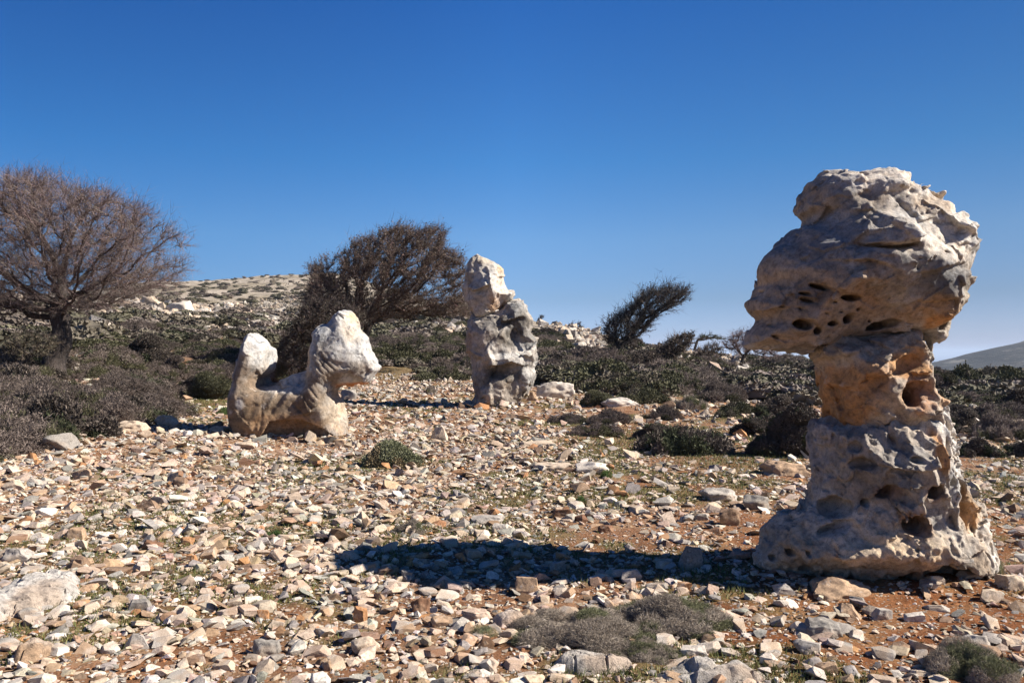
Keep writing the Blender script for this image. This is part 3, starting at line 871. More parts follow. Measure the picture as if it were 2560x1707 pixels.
for (x, y, rx, ry, dp, ro) in [(675, 880, 50, 30, .22, .6), (895, 870, 50, 42, .26, .3), (805, 1040, 62, 56, .34, 0), (1125, 900, 66, 62, .30, .5), (1110, 990, 60, 66, .2, .2), (905, 680, 30, 90, .10, 0), (590, 945, 20, 22, .12, 0),
                               (470, 985, 75, 52, .20, .3), (1110, 1060, 24, 44, .22, .1), (790, 1340, 30, 75, .24, -.5), (860, 1370, 26, 18, .14, 0), (940, 1440, 150, 75, .36, 0), (1010, 1320, 150, 62, .17, -.2), (1150, 1340, 70, 60, .12, .1), (560, 1470, 150, 40, .3, 0), (560, 745, 70, 34, .10, 0), (790, 710, 32, 20, .10, 0),
                               (230, 1215, 22, 20, .1, 0), (290, 1200, 14, 16, .08, 0), (310, 1300, 36, 30, .10, 0), (155, 1260, 22, 16, .08, 0), (1300, 1420, 24, 34, .16, 0), (1180, 830, 20, 18, .08, 0), (1200, 885, 14, 12, .05, 0),
                               (540, 660, 40, 30, .06, 0), (1015, 800, 20, 50, .07, -.3), (960, 620, 18, 46, .05, -.3), (430, 1080, 90, 24, .14, .45), (1090, 580, 12, 40, .05, -.3), (1000, 830, 26, 18, .12, 0)]:
    u_, v_ = p2(x, y)
    base.pit(u_, v_, rx * .4592, ry * .4592, dp, ro, .014)
def base_noise(P):
    up = sstep(.35, .75, P[:, 2])
    rt = sstep(2.2, 2.75, P[:, 0])
    n = scoops(P, .28, .055, 401, (1, 1, 1), (0, .3, 0), .35)
    n = n + (0.25 + 0.95 * rt) * scoops(P, .15, .105, 431, (1.35, 1.2, .62), (0, .38, 0), .45, 1.0) * (0.35 + .65 * up)
    n = n + scoops(P, .07, .030, 461, (1.2, 1, .8), (0, -.3, 0), .4)
    n = n + facets(P, .27, .055, 471, (1.2, 1, .8), (0, .35, 0), .15, .28) + facets(P, .11, .026, 481, (1.4, 1, .7), (0, .3, 0), .15, .5)
    return n + .014 + .014 * fbm(P * 22, 3, 73)
base.build(base_noise)
cc = paint(base.uv(), (0.48, .41, .33), [p2(620, 620) + (90, 70, (.31, .275, .24), .8), p2(640, 840) + (110, 60, (.30, .26, .215), .7), p2(1080, 640) + (75, 150, (.62, .575, .51), .9), p2(440, 680) + (26, 110, (.31, .28, .26), .8),  # sunlight painted into the colour: near-white right side, paler skirt
                                      p2(500, 1240) + (150, 70, (.52, .41, .29), .8), p2(760, 1180) + (110, 60, (.56, .43, .29), .8), p2(930, 680) + (14, 55, ORANGE, .9), p2(800, 1030) + (34, 30, (.42, .22, .10), .8), p2(1130, 980) + (45, 50, (.45, .27, .13), .85),
                                      p2(890, 880) + (28, 26, (.30, .17, .10), .7), p2(680, 880) + (30, 20, (.30, .17, .10), .7), p2(1080, 1300) + (110, 70, (.32, .23, .15), .8), p2(860, 1330) + (60, 55, (.36, .19, .09), .6), p2(560, 480) + (40, 12, ORANGE, .7),
                                      p2(250, 1200) + (80, 40, (.33, .27, .2), .7), p2(1290, 1200) + (36, 90, (.60, .54, .46), .8), p2(1050, 1150) + (60, 26, (.52, .45, .37), .8)], base.V, 221, 6, .55, .6)
rock_part('base_rock', base, cc, M_PILLAR, pillar)

# --- the seated, dog-shaped rock at the left
DD = 14.75
dog = Rock(z3([(295, 355), (345, 372), (385, 405), (418, 460), (462, 482), (486, 522), (481, 620), (474, 700), (434, 760), (424, 800), (434, 850), (520, 852), (590, 840), (640, 800), (700, 770), (780, 748), (815, 720), (832, 640),
               (835, 540), (868, 460), (885, 350), (950, 290), (1040, 262), (1100, 180), (1160, 142), (1230, 150), (1300, 210), (1350, 320), (1400, 400), (1440, 540), (1500, 620), (1527, 690), (1520, 730), (1470, 790), (1432, 835),
               (1400, 868), (1300, 860), (1250, 878), (1180, 880), (1140, 892), (1112, 935), (1130, 1000), (1165, 1060), (1182, 1150), (1192, 1250), (1213, 1350), (1216, 1440), (1190, 1500), (1050, 1500), (900, 1490), (600, 1470), (430, 1440), (330, 1480), (220, 1470),
               (160, 1430), (122, 1370), (115, 1300), (90, 1200), (80, 1050), (95, 900), (120, 760), (180, 640), (200, 540), (215, 470), (250, 400)]), DD, .62, .34, .0165)
dog.ledge(z3([(440, 1380), (500, 1300), (560, 1200), (700, 1180), (850, 1180), (960, 1230), (1080, 1300), (1150, 1380)]), .10, 60, 60, .1, .9)
dog.turn(.16)
dog.bump(*p3(780, 1330), 80, 30, -.22)
dog.bump(*p3(1180, 560), 70, 60, .10)
dog.bump(*p3(980, 800), 36, 60, .12, .4)
dog.bump(*p3(300, 1100), 40, 60, .12)
dog.bump(*p3(1040, 1050), 36, 40, .14)
dog.bump(*p3(700, 800), 60, 22, -.15)
dog.bump(*p3(1290, 860), 60, 14, -.25)
dog.ledge(z3([(280, 400), (300, 520), (350, 570), (400, 600), (430, 680), (400, 820)]), .07, 14, 16, .1, -.4)
dog.crack(z3([(500, 900), (495, 1050), (500, 1150), (470, 1280), (440, 1330)]), .02, 3)
dog.crack(z3([(1150, 142), (1180, 200), (1215, 235)]), .12, 2.2)
dog.crack(z3([(760, 1020), (870, 1120), (960, 1210)]), .03, 3)
for k in range(16):
    x0_, y0_ = 900 + (k % 8) * 26 - (k // 8) * 40, 640 + (k // 8) * 240 + (k * 37 % 60) - (k % 8) * 14
    dog.crack(z3([(x0_, y0_), (x0_ + 50, y0_ + 75), (x0_ + 105, y0_ + 130)]), .016 + .004 * (k % 3), 1.6)
dog.bump(*p3(820, 870), 12, 18, -.12)
def dog_noise(P):
    n = .03 * fbm(P * 1.6, 3, 501) + scoops(P, .55, .03, 511, (1, 1, 1), (0, .5, 0), .4)
    n = n + .022 * vnoise(rot_pts(P, 0, .95, 0) * np.array([3.0, 3.0, 13.0]), 521) + scoops(P, .16, .012, 541, (1, 1, 1), (0, 0, 0), .3)
    n = n + facets(P, .5, .05, 551, (1, 1, 1), (0, .4, 0)) + facets(P, .16, .014, 561)
    return n + .018 * fbm(P * 9, 4, 531)
dog.build(dog_noise)
W_ = (0.43, 0.415, 0.39); LICH = (0.17, .115, .07)
cc = paint(dog.uv(), W_, [p3(600, 1150) + (180, 75, (.36, .265, .175), .8), p3(330, 1050) + (68, 95, LICH, .85), p3(290, 700) + (24, 55, LICH, .7), p3(640, 1100) + (130, 36, LICH, .8), p3(980, 950) + (40, 50, LICH, .85), p3(1100, 680) + (42, 60, LICH, .8), p3(1330, 700) + (34, 28, LICH, .65),
                                  p3(1150, 1120) + (50, 60, (.38, .30, .21), .7), p3(780, 1300) + (100, 38, (.34, .20, .10), .8), p3(1300, 300) + (24, 50, (.62, .43, .22), .7), p3(1290, 870) + (44, 10, (.55, .2, .04), .9),
                                  p3(300, 1020) + (12, 14, (.55, .52, .48), .9), p3(110, 1000) + (12, 110, (.52, .46, .40), .6), p3(870, 560) + (10, 60, (.6, .42, .24), .6), p3(1250, 450) + (50, 60, (.44, .42, .39), .7), p3(700, 900) + (60, 10, (.48, .45, .41), .6)], dog.V, 231, 2.4, .6, .35, 1.4)
tag(link('seated_rock', mesh_np('seated_rock', dog.W, dog.F, cc, True, M_DOG)), 'pale smooth rock shaped like a seated dog, white head and brown lichen on its body', 'rock formation')

# --- the standing rock in the middle
MD = 22.8
mid = link('standing_rock', None, loc=((1290 - U0) / FPX * MD, MD, 0))
tag(mid, 'upright white and grey rock with a head-like block on a dark-stained body, in the middle', 'rock formation')
mh = Rock(z4([(205, 160), (265, 128), (340, 152), (430, 213), (495, 262), (506, 320), (516, 400), (535, 440), (575, 460), (587, 490), (565, 530), (520, 560), (480, 620), (400, 680), (300, 720), (235, 710), (205, 660), (165, 570), (145, 490), (135, 430), (155, 390), (157, 300), (172, 200)]), MD, .66, .55, .024)
mh.ledge(z4([(370, 300), (380, 400), (400, 500), (410, 570), (380, 640)]), .14, 20, 30, .1, -.5)
mh.ledge(z4([(170, 420), (230, 470), (300, 450), (370, 420)]), .12, 26, 20, .1, .8)
mh.bump(*p4(480, 440), 24, 40, .1)
mh.bump(*p4(250, 260), 16, 30, -.12)
def mh_noise(P):
    return scoops(P, .55, .13, 601, (1, 1, 1), (0, .3, 0), .35) + scoops(P, .2, .03, 611, (1, 1, 1), (0, .3, 0), .35) + .045 * fbm(P * 6, 4, 621) + facets(P, .5, .07, 661, (1, 1, 1), (0, .4, 0))
mh.build(mh_noise)
cc = paint(mh.uv(), (.46, .42, .365), [p4(200, 300) + (14, 60, (.30, .27, .23), .8), p4(470, 320) + (12, 50, (.52, .31, .13), .8), p4(430, 560) + (24, 30, (.55, .3, .14), .7), p4(430, 400) + (34, 50, (.58, .54, .48), .7), p4(300, 190) + (40, 18, (.42, .36, .28), .7), p4(250, 560) + (40, 30, (.42, .35, .28), .6)], mh.V, 241, 2, .6)
rock_part('head_rock', mh, cc, M_MID, mid)
mb = Rock(z4([(205, 665), (290, 670), (350, 650), (410, 620), (490, 600), (520, 550), (610, 533), (675, 537), (720, 575), (725, 650), (750, 720), (752, 770), (740, 825), (803, 870), (797, 920), (778, 960), (800, 1040), (812, 1100), (780, 1150), (782, 1200), (750, 1300), (705, 1400), (640, 1480), (600, 1560), (400, 1560),
              (250, 1540), (150, 1520), (200, 1430), (240, 1370), (232, 1320), (223, 1280), (223, 1180), (213, 1050), (178, 980), (163, 900), (173, 800), (178, 720)]), MD, .95, .80, .026)
mb.ledge(z4([(470, 740), (560, 720), (640, 690), (740, 700)]), .22, 26, 40, .1, .8)
mb.ledge(z4([(380, 1040), (470, 1000), (600, 1000), (700, 950), (790, 930)]), -.18, 26, 30, .1, -1.0)
mb.ledge(z4([(640, 860), (700, 870), (760, 910), (800, 905)]), .15, 26, 20, .1, .6)
mb.ledge(z4([(360, 1120), (480, 1110), (560, 1080), (680, 1120)]), .2, 22, 50, .1, .8)
mb.ledge(z4([(300, 760), (310, 900), (320, 1000), (350, 1100)]), .1, 20, 30, .1, -.6)
mb.ledge(z4([(250, 1300), (380, 1310), (540, 1330), (680, 1290)]), -.1, 30, 30, .1, -.8)
mb.turn(.2)
mb.bump(*p4(600, 850), 34, 26, -.25)
mb.bump(*p4(470, 1180), 44, 18, -.2)
def mb_noise(P):
    return scoops(P, .7, .15, 631, (1, 1, 1.2), (0, .2, 0), .4) + scoops(P, .28, .06, 641, (1, 1, 1), (0, .3, 0), .4) + .05 * fbm(P * 6, 4, 651) + facets(P, .6, .10, 681, (1, 1, 1.2), (0, .4, 0)) + facets(P, .22, .02, 691) + scoops(P, .1, .015, 643)
mb.build(mb_noise)
LD = (.085, .075, .062)
cc = paint(mb.uv(), (.39, .355, .31), [p4(260, 1000) + (40, 100, (.42, .36, .31), .8), p4(600, 880) + (58, 26, LD, .85), p4(400, 740) + (40, 20, LD, .6), p4(650, 730) + (40, 20, LD, .7), p4(500, 1180) + (66, 26, LD, .8), p4(380, 1250) + (36, 26, LD, .65), p4(620, 620) + (34, 16, (.25, .24, .22), .7),
                                     p4(700, 1060) + (34, 60, (.45, .42, .38), .6), p4(240, 1340) + (20, 24, (.34, .22, .13), .7), p4(190, 920) + (10, 40, (.45, .28, .15), .6), p4(500, 1420) + (90, 40, (.34, .28, .22), .8), p4(480, 1030) + (36, 10, (.55, .52, .47), .8), p4(420, 650) + (30, 10, (.56, .52, .47), .8)], mb.V, 251, 2.4, .75, .5, 1.2)
rock_part('body_rock', mb, cc, M_MID, mid)
#STONES#
# ------------------------------------------------------------------ loose stones and boulders
_ico = {}
def ico(sub):
    if sub not in _ico:
        bm = bmesh.new()
        bmesh.ops.create_icosphere(bm, subdivisions=sub, radius=1)
        V = np.array([v.co[:] for v in bm.verts]); F = np.array([[v.index for v in f.verts] for f in bm.faces])
        bm.free()
        _ico[sub] = (V, F)
    return _ico[sub]

def chunk(seed, sub=2, cuts=12, dims=(1, .75, .45), rough=.03, lo=.45, hi=.85):
    """a broken stone: a sphere cut by random planes; dims are half sizes"""
    r = np.random.default_rng(seed)
    V, F = ico(sub)
    V = V.copy()
    box = np.array([[1, .15, .1], [-1, .1, -.1], [.1, 1, .1], [.1, -1, 0], [0, .1, 1], [0, 0, -1]]) + r.normal(0, .22, (6, 3))
    N = np.concatenate([box, r.normal(0, 1, (cuts, 3))])
    N /= np.linalg.norm(N, axis=1)[:, None]
    C = np.concatenate([r.uniform(.5, .66, 6), r.uniform(lo + .12, hi, cuts)])
    for _ in range(2):
        for n, c in zip(N, C):
            q = V @ n - c
            V -= np.maximum(q, 0)[:, None] * n
    if rough > 0:
        k = np.linalg.norm(V, axis=1)[:, None]
        V = V + V / k * (rough * fbm(V * 3.1 + seed, 3, seed % 50))[:, None] * 1.6
    V = V / np.abs(V).max(0)
    return V * np.array(dims), F

def hull(seed, n=11, dims=(1, .75, .45)):
    r = np.random.default_rng(seed)
    P = r.uniform(-1, 1, (n, 3)); P /= np.maximum(1, np.linalg.norm(P, axis=1) * .95)[:, None]
    bm = bmesh.new()
    for p in P: bm.verts.new(p)
    g = bmesh.ops.convex_hull(bm, input=bm.verts)
    bmesh.ops.delete(bm, geom=list({e for e in g['geom_unused'] + g['geom_interior'] if isinstance(e, bmesh.types.BMVert)}), context='VERTS')
    bmesh.ops.triangulate(bm, faces=bm.faces)
    bm.verts.index_update()
    V = np.array([v.co[:] for v in bm.verts]); F = np.array([[v.index for v in f.verts] for f in bm.faces])
    bm.free()
    V = V / np.abs(V).max(0)
    return V * np.array(dims), F

PAL = {'cream': (.53, .42, .31), 'white': (.60, .53, .445), 'pale grey': (.385, .345, .30), 'grey': (.26, .235, .205), 'tan': (.40, .27, .17), 'orange': (.43, .22, .10), 'reddish brown': (.20, .105, .06), 'brown': (.24, .155, .10), 'pinkish': (.50, .37, .28)}
PN = list(PAL)
PW = np.array([.32, .17, .16, .06, .13, .03, .02, .05, .15]); PW /= PW.sum()

def xf(V, pos, rz, tilt, sc):
    """many copies of one stone: rotate, scale, move (vectorised)"""
    n = len(pos)
    cz, sz = np.cos(rz), np.sin(rz)
    tx, ty = tilt[:, 0], tilt[:, 1]
    X = V[None, :, 0] * sc[:, 0:1]; Y = V[None, :, 1] * sc[:, 1:2]; Z = V[None, :, 2] * sc[:, 2:3]
    c, s_ = np.cos(tx)[:, None], np.sin(tx)[:, None]
    Y, Z = Y * c - Z * s_, Y * s_ + Z * c
    c, s_ = np.cos(ty)[:, None], np.sin(ty)[:, None]
    X, Z = X * c + Z * s_, -X * s_ + Z * c
    X, Y = X * cz[:, None] - Y * sz[:, None], X * sz[:, None] + Y * cz[:, None]
    return np.stack([X + pos[:, 0:1], Y + pos[:, 1:2], Z + pos[:, 2:3]], -1)

def merge_copies(protos, which, pos, rz, tilt, sc, cols):
    Vs, Fs, Cs, off = [], [], [], 0
    for k, (V, F) in enumerate(protos):
        m = np.where(which == k)[0]
        if not len(m): continue
        W = xf(V, pos[m], rz[m], tilt[m], sc[m])
        Vs.append(W.reshape(-1, 3))
        Fs.append((F[None] + (np.arange(len(m)) * len(V))[:, None, None] + off).reshape(-1, F.shape[1]))
        Cs.append(np.repeat(cols[m], len(V), 0))
        off += len(m) * len(V)
    return np.concatenate(Vs), np.concatenate(Fs), np.concatenate(Cs)

def in_u(x, y, z=None):
    return U0 + FPX * x / y

FOOT = [(2.59, 5.85, 1.0, .62), (-3.85, 14.75, 1.45, .62), (.1, 22.8, 1.2, .9), (.443, 4.48, .43, .26), (.89, 4.6, .38, .26), (.66, 4.13, .2, .14), (2.30, 3.95, .24, .17), (-1.73, 11.1, .42, .3)]        # where the big rocks stand
def in_foot(x, y, k=1.0):
    m = np.zeros(len(x), bool)
    for (a, b, ra, rb) in FOOT: m |= ((x - a) / (ra * k)) ** 2 + ((y - b) / (rb * k)) ** 2 < 1
    return m

rg = np.random.default_rng(5)
X, Y, L = [], [], []
for (d0, d1, dens, med, sg, mn) in [(3.0, 6, 270, .054, .6, .025), (6, 10, 240, .058, .58, .03), (10, 17, 160, .068, .52, .04), (17, 30, 34, .12, .4, .07),
                                    (3.0, 8, 650, .024, .4, .012), (8, 14, 200, .034, .3, .018)]:
    area = .5 * (d1 ** 2 - d0 ** 2) * 1.9
    n = int(area * dens)
    y = np.sqrt(rg.uniform(d0 ** 2, d1 ** 2, n)); x = y * rg.uniform(-.95, .95, n)
    l = np.clip(med * np.exp(rg.normal(0, sg, n)), mn, .34)
    X.append(x); Y.append(y); L.append(l)
for (a, b, ra, rb, n_, l_) in ((2.59, 5.85, 1.0, .62, 520, .035), (-3.85, 14.75, 1.45, .62, 420, .06), (.1, 22.8, 1.2, .9, 260, .11)):
    t_ = rg.uniform(0, 6.28, n_); q_ = .82 + .5 * rg.uniform(0, 1, n_) ** 1.5
    X.append(a + ra * q_ * np.cos(t_)); Y.append(b + rb * q_ * np.sin(t_)); L.append(l_ * np.exp(rg.normal(0, .45, n_)))
X, Y, L = map(np.concatenate, (X, Y, L))
L = np.minimum(L, .12 + .017 * (Y - 3))
b = bare(X, Y)
keep = rg.uniform(0, 1, len(X)) > b * (0.90 - .25 * (L < .05))
uu = in_u(X, Y)
keep &= ~((Y > 21) & (uu < 760) & (rg.uniform(0, 1, len(X)) < .85))
keep &= ~((Y > 24) & (uu > 1900) & (rg.uniform(0, 1, len(X)) < .7))
keep &= ~in_foot(X, Y, .8)
X, Y, L = X[keep], Y[keep], L[keep]
N_ = len(X)
cid = rg.choice(len(PN), N_, p=PW)
cols = np.array([PAL[PN[k]] for k in cid]) * rg.uniform(.6, 1.1, (N_, 1)) * (1 + rg.normal(0, .03, (N_, 3)))
flat = .16 + .5 * rg.uniform(0, 1, N_) ** 1.3
sc = np.stack([L * .5, L * .5 * rg.uniform(.7, 1.15, N_), L * .5 * flat], 1)
Zt = terrain(X, Y)
pos = np.stack([X, Y, Zt + sc[:, 2] * .45 * rg.uniform(.1, .95, N_)], 1)
pos[:, 2] += (rg.uniform(0, 1, N_) < .12) * L * .25
tilt = rg.normal(0, .30, (N_, 2)); rz = rg.uniform(0, 6.28, N_)

# boulders and stones one can name, from the photograph: u0,u1,v0,v1, colour, shape note, cuts/roughness
NAMED = [
 (42, 190, 1076, 1136, 'grey', 'long flat grey boulder beside the brown scrub at the left', 'boulder'),
 (276, 372, 1046, 1088, 'cream', 'cream slab at the back edge of the rubble, left of the dog-shaped rock', 'boulder'),
 (378, 448, 1036, 1072, 'cream', 'cream block next to the shadow of the dog-shaped rock', 'boulder'),
 (338, 400, 1250, 1282, 'brown', 'brown wedge stone with a lit top in the rubble left of centre', 'stone'),
 (430, 470, 1190, 1222, 'brown', 'upright grey-brown stone in front of the dog-shaped rock tail', 'stone'),
 (158, 210, 1322, 1358, 'tan', 'rounded tan stone in the rubble at the left', 'stone'),
 (170, 224, 1394, 1428, 'brown', 'rounded brown pitted stone near the left edge', 'stone'),
 (345, 404, 1352, 1380, 'reddish brown', 'dark brown brick-like slab lying in the rubble', 'stone'),
 (445, 484, 1342, 1368, 'orange', 'small vivid orange block left of the green tuft', 'stone'),
 (2, 82, 1372, 1416, 'pale grey', 'bluish grey boulder at the left edge above the white bedrock', 'boulder'),
 (252, 322, 1418, 1444, 'brown', 'long flat brown slab left of the bright orange rock', 'stone'),
 (462, 494, 1384, 1414, 'orange', 'light orange cube among pale stones', 'stone'),
 (8, 58, 1194, 1232, 'cream', 'cream wedge stone pointing up at the left edge', 'stone'),
 (64, 90, 1130, 1160, 'orange', 'small orange wedge in front of the long flat grey boulder', 'stone'),
 (174, 238, 1172, 1206, 'tan', 'rough tan boulder behind the rubble at the left', 'stone'),
 (628, 702, 1602, 1652, 'grey', 'rounded grey boulder near the bottom edge, left of centre', 'boulder'),
 (312, 378, 1498, 1534, 'grey', 'grey slab right of the white bedrock', 'stone'),
 (640, 674, 1524, 1556, 'orange', 'bright orange angular stone low in the rubble', 'stone'),
 (308, 368, 1582, 1632, 'pale grey', 'peaked pale grey stone near the bottom left', 'stone'),
 (804, 832, 1646, 1690, 'tan', 'upright tan stone at the bottom edge', 'stone'),
 (872, 950, 1594, 1646, 'cream', 'large cream boulder with a flat lit face near the bottom edge', 'boulder'),
 (880, 920, 1520, 1564, 'orange', 'rounded orange stone above the large cream boulder', 'stone'),
 (1076, 1140, 1538, 1574, 'tan', 'tan sloping stone left of the pale low outcrop', 'stone'),
 (1022, 1080, 1496, 1542, 'reddish brown', 'dark brown pitted boulder left of the low outcrop', 'boulder'),
 (1076, 1122, 1064, 1112, 'cream', 'cream pointed stone between the dog-shaped rock and the standing rock', 'stone'),
 (1178, 1270, 1288, 1316, 'pale grey', 'long flat grey slab in the centre of the rubble', 'stone'),
 (1228, 1275, 1308, 1334, 'white', 'flat white stone touching the long grey slab', 'stone'),
 (1378, 1437, 1270, 1302, 'reddish brown', 'red-brown block right of centre above the long shadow', 'stone'),
 (1494, 1544, 1312, 1336, 'reddish brown', 'dark red-brown stone at the edge of the long shadow', 'stone'),
 (1596, 1632, 1274, 1292, 'pale grey', 'small flat grey stone on the green turf', 'stone'),
 (1286, 1350, 1440, 1500, 'tan', 'tall tan slab half inside the long shadow', 'stone'),
 (1548, 1606, 1424, 1460, 'pale grey', 'round grey stone lying in the long shadow', 'stone'),
 (1558, 1600, 1124, 1148, 'pale grey', 'small grey boulder on the grass right of centre', 'stone'),
 (1262, 1322, 1030, 1056, 'tan', 'tan block at the foot of the standing rock', 'stone'),
 (1002, 1034, 1422, 1456, 'grey', 'grey triangular stone in the tip of the long shadow', 'stone'),
 (842, 895, 1376, 1404, 'pinkish', 'pinkish wedge stone left of the shadow tip', 'stone'),
 (2008, 2198, 1438, 1500, 'tan', 'broad tan slab wedged under the left foot of the pillar', 'boulder'),
 (2124, 2170, 1488, 1524, 'grey', 'grey broken stone in front of the tan slab under the pillar', 'stone'),
 (2182, 2236, 1522, 1558, 'pale grey', 'egg-shaped pale stone on the red soil', 'stone'),
 (2260, 2320, 1532, 1562, 'white', 'white loaf-shaped stone on the red soil', 'stone'),
 (2014, 2112, 1556, 1606, 'grey', 'grey jagged boulder in front of the pillar, left of the red soil', 'boulder'),
 (1988, 2064, 1602, 1644, 'pale grey', 'pale block below the grey jagged boulder', 'stone'),
 (2040, 2098, 1656, 1694, 'tan', 'tan round-topped stone at the bottom right', 'stone'),
 (2226, 2290, 1606, 1640, 'brown', 'brown-grey slab pointing right on the bottom right', 'stone'),
 (2446, 2514, 1476, 1514, 'cream', 'cream stone at the right of the red soil', 'stone'),
 (2498, 2575, 1438, 1486, 'cream', 'big cream boulder right of the pillar foot at the right edge', 'boulder'),
 (2412, 2490, 1582, 1634, 'pale grey', 'pale grey broken block near the right edge', 'boulder'),
 (1696, 1770, 1614, 1650, 'white', 'white stone below the grey cushion shrub', 'stone'),
 (2088, 2152, 1512, 1556, 'tan', 'tan leaning wedge between the slab and the red soil', 'stone'),
 (1697, 1764, 1366, 1440, 'grey', 'tall leaning grey slab in the shadow left of the pillar', 'boulder'),
 (1932, 1988, 1462, 1494, 'pale grey', 'grey long stone in the shadow left of the tan slab', 'stone'),
 (1796, 1858, 1270, 1324, 'brown', 'upright brown boulder left of the pillar, lit from the right', 'boulder'),
 (1752, 1860, 1218, 1262, 'pale grey', 'wide grey outcrop behind the upright brown boulder', 'boulder'),
 (1860, 1935, 1238, 1285, 'grey', 'dark grey broken outcrop touching the pillar at its left', 'boulder'),
 (1905, 2030, 1146, 1200, 'tan', 'tan and white ledge outcrop just left of the pillar waist', 'boulder'),
 (1335, 1440, 948, 1013, 'white', 'big rectangular white boulder right of the standing rock', 'boulder'),
 (1318, 1345, 978, 1008, 'tan', 'narrow tan block wedged between the standing rock and the white boulder', 'stone'),
 (848, 896, 972, 1010, 'pale grey', 'grey boulder behind the chest of the dog-shaped rock', 'boulder'),
 (834, 866, 1096, 1122, 'tan', 'small tan stone leaning on the front foot of the dog-shaped rock', 'stone'),
 (580, 640, 1100, 1128, 'cream', 'tan stone at the rear foot of the dog-shaped rock', 'stone'),
 (1500, 1606, 988, 1022, 'white', 'flat white outcrop on the slope right of the big white boulder', 'boulder'),
 (1606, 1632, 966, 1004, 'pale grey', 'pointed upright grey slab right of the white outcrop', 'stone'),
 (1652, 1690, 1002, 1030, 'brown', 'round brown boulder between the low shrubs', 'stone'),
 (1790, 1812, 982, 1006, 'pale grey', 'small upright grey rock beside the grey-green cushion', 'stone'),
 (340, 410, 742, 785, 'cream', 'large cream crag on the hillside behind the bare tree', 'crag'),
 (408, 486, 750, 790, 'white', 'white crag on the hillside right of the cream crag', 'crag'),
 (492, 520, 770, 794, 'white', 'small white rock right of the hillside crags', 'crag'),
 (234, 284, 802, 848, 'white', 'round white boulder on the slope right of the bare tree trunk', 'crag'),
 (318, 352, 830, 842, 'white', 'small flat white rock above the dark bush', 'crag'),
 (222, 250, 846, 858, 'white', 'low white rock below the round white boulder', 'crag'),
 (1290, 1400, 1100, 1120, 'cream', 'low cream slab row in the middle distance', 'stone'),
 (1440, 1530, 1150, 1190, 'white', 'broad low white outcrop right of centre', 'boulder'),
 (1330, 1440, 1156, 1182, 'cream', 'low cream ledge left of the broad white outcrop', 'boulder'),
 (1148, 1235, 1522, 1562, 'pinkish', 'pinkish pitted block at the left of the low outcrop by the cushion', 'boulder'),
]
named_n = 0
for k, (u0, u1, v0, v1, cn, lab, cat) in enumerate(NAMED):
    um = .5 * (u0 + u1)
    g = ground_at(um, v1 - .22 * (v1 - v0))
    if g is None: continue
    x, y, z = g
    if cat == 'crag':
        pass
    w, h = (u1 - u0) * y / FPX, (v1 - v0) * y / FPX
    flatish = h / w < .45
    dep = w * (.62 if not flatish else .75)
    hh = h * (0.9 if h / w > .45 else .8)
    V, F = chunk(700 + k, 5 if (u1 - u0) > 90 else 4, 22 if cat != 'stone' else 11, (w * .5, dep * .5, hh * .62), .07 if cat != 'stone' else .04)
    if 'wedge' in lab or 'point' in lab or 'peak' in lab:
        V[:, 0] *= 1 - .45 * np.clip(V[:, 2] / (hh * .62), -1, 1); V[:, 1] *= 1 - .35 * np.clip(V[:, 2] / (hh * .62), -1, 1)
    if cat != 'stone':
        nrm = V / np.linalg.norm(V, axis=1)[:, None]
        V = V - nrm * scoops(V, w * .22, w * .07, 40 + k, (1, 1, 1.3), (0, .4, 0), .3)[:, None]
    base_c = np.array(PAL[cn]) * .95
    c = paint((V[:, 0], V[:, 2]), base_c, [(0, 0, w * .3, hh * .3, np.array(PAL['tan']), .3)], V, 60 + k, 3 / w, .9)
    me = mesh_np('boulder' if cat != 'stone' else 'stone', V, F, c, False, M_STONE)
    me.polygons.foreach_set('use_smooth', np.full(len(me.polygons), cat != 'stone'))
    o = link({'stone': 'stone', 'boulder': 'boulder', 'crag': 'crag'}[cat], me, None, (x, y + dep * .25, z + hh * .62 - h * .34), (0, 0, RNG.uniform(-.15, .15)))
    tag(o, lab, cat)
    named_n += 1

# the most visible loose stones of the rubble are single objects
app = L / Y
vv = HZ - FPX * (Zt - CAMZ) / Y
infr = (in_u(X, Y) > 8) & (in_u(X, Y) < 2552) & (vv < 1700)
for (u0, u1, v0, v1, *_r) in NAMED:                                   # keep the named ones clear
    infr &= ~((in_u(X, Y) > u0) & (in_u(X, Y) < u1) & (vv > v0 - 10) & (vv < v1 + 10))
n_single = 300 - sum(1 for q in NAMED if q[6] == 'stone')
order = np.argsort(-(app * infr))[:n_single]
single = np.zeros(N_, bool); single[order] = True
SHN = ['flat', 'blocky', 'wedge-shaped', 'jagged']
SHD = [(1, .85, .22), (1, .8, .42), (1, .7, .42), (1, .7, .34)]
proto_me = {}
LAND = [(2240, 1470, 'the foot of the pillar'), (1560, 1560, 'the grey cushion shrub'), (80, 1500, 'the white bedrock'), (1250, 1545, 'the low pitted outcrop'), (910, 1620, 'the large cream boulder'), (665, 1628, 'the rounded grey boulder'),
        (1400, 1410, 'the long shadow'), (2290, 1550, 'the white loaf-shaped stone'), (2450, 1660, 'the grey shrub at the bottom right corner'), (1800, 1680, 'the white bedrock shelf at the bottom'), (690, 1334, 'the small green tuft'), (1030, 1318, 'the small grey dead shrub'),
        (965, 1150, 'the green bushy plant'), (185, 1340, 'the rounded tan stone'), (370, 1266, 'the brown wedge stone'), (375, 1366, 'the dark brown slab'), (2060, 1580, 'the grey jagged boulder'), (1225, 1300, 'the long flat grey slab'), (345, 1515, 'the grey slab'), (657, 1540, 'the bright orange stone'), (1050, 1520, 'the dark brown pitted boulder')]
seen_lab = {}
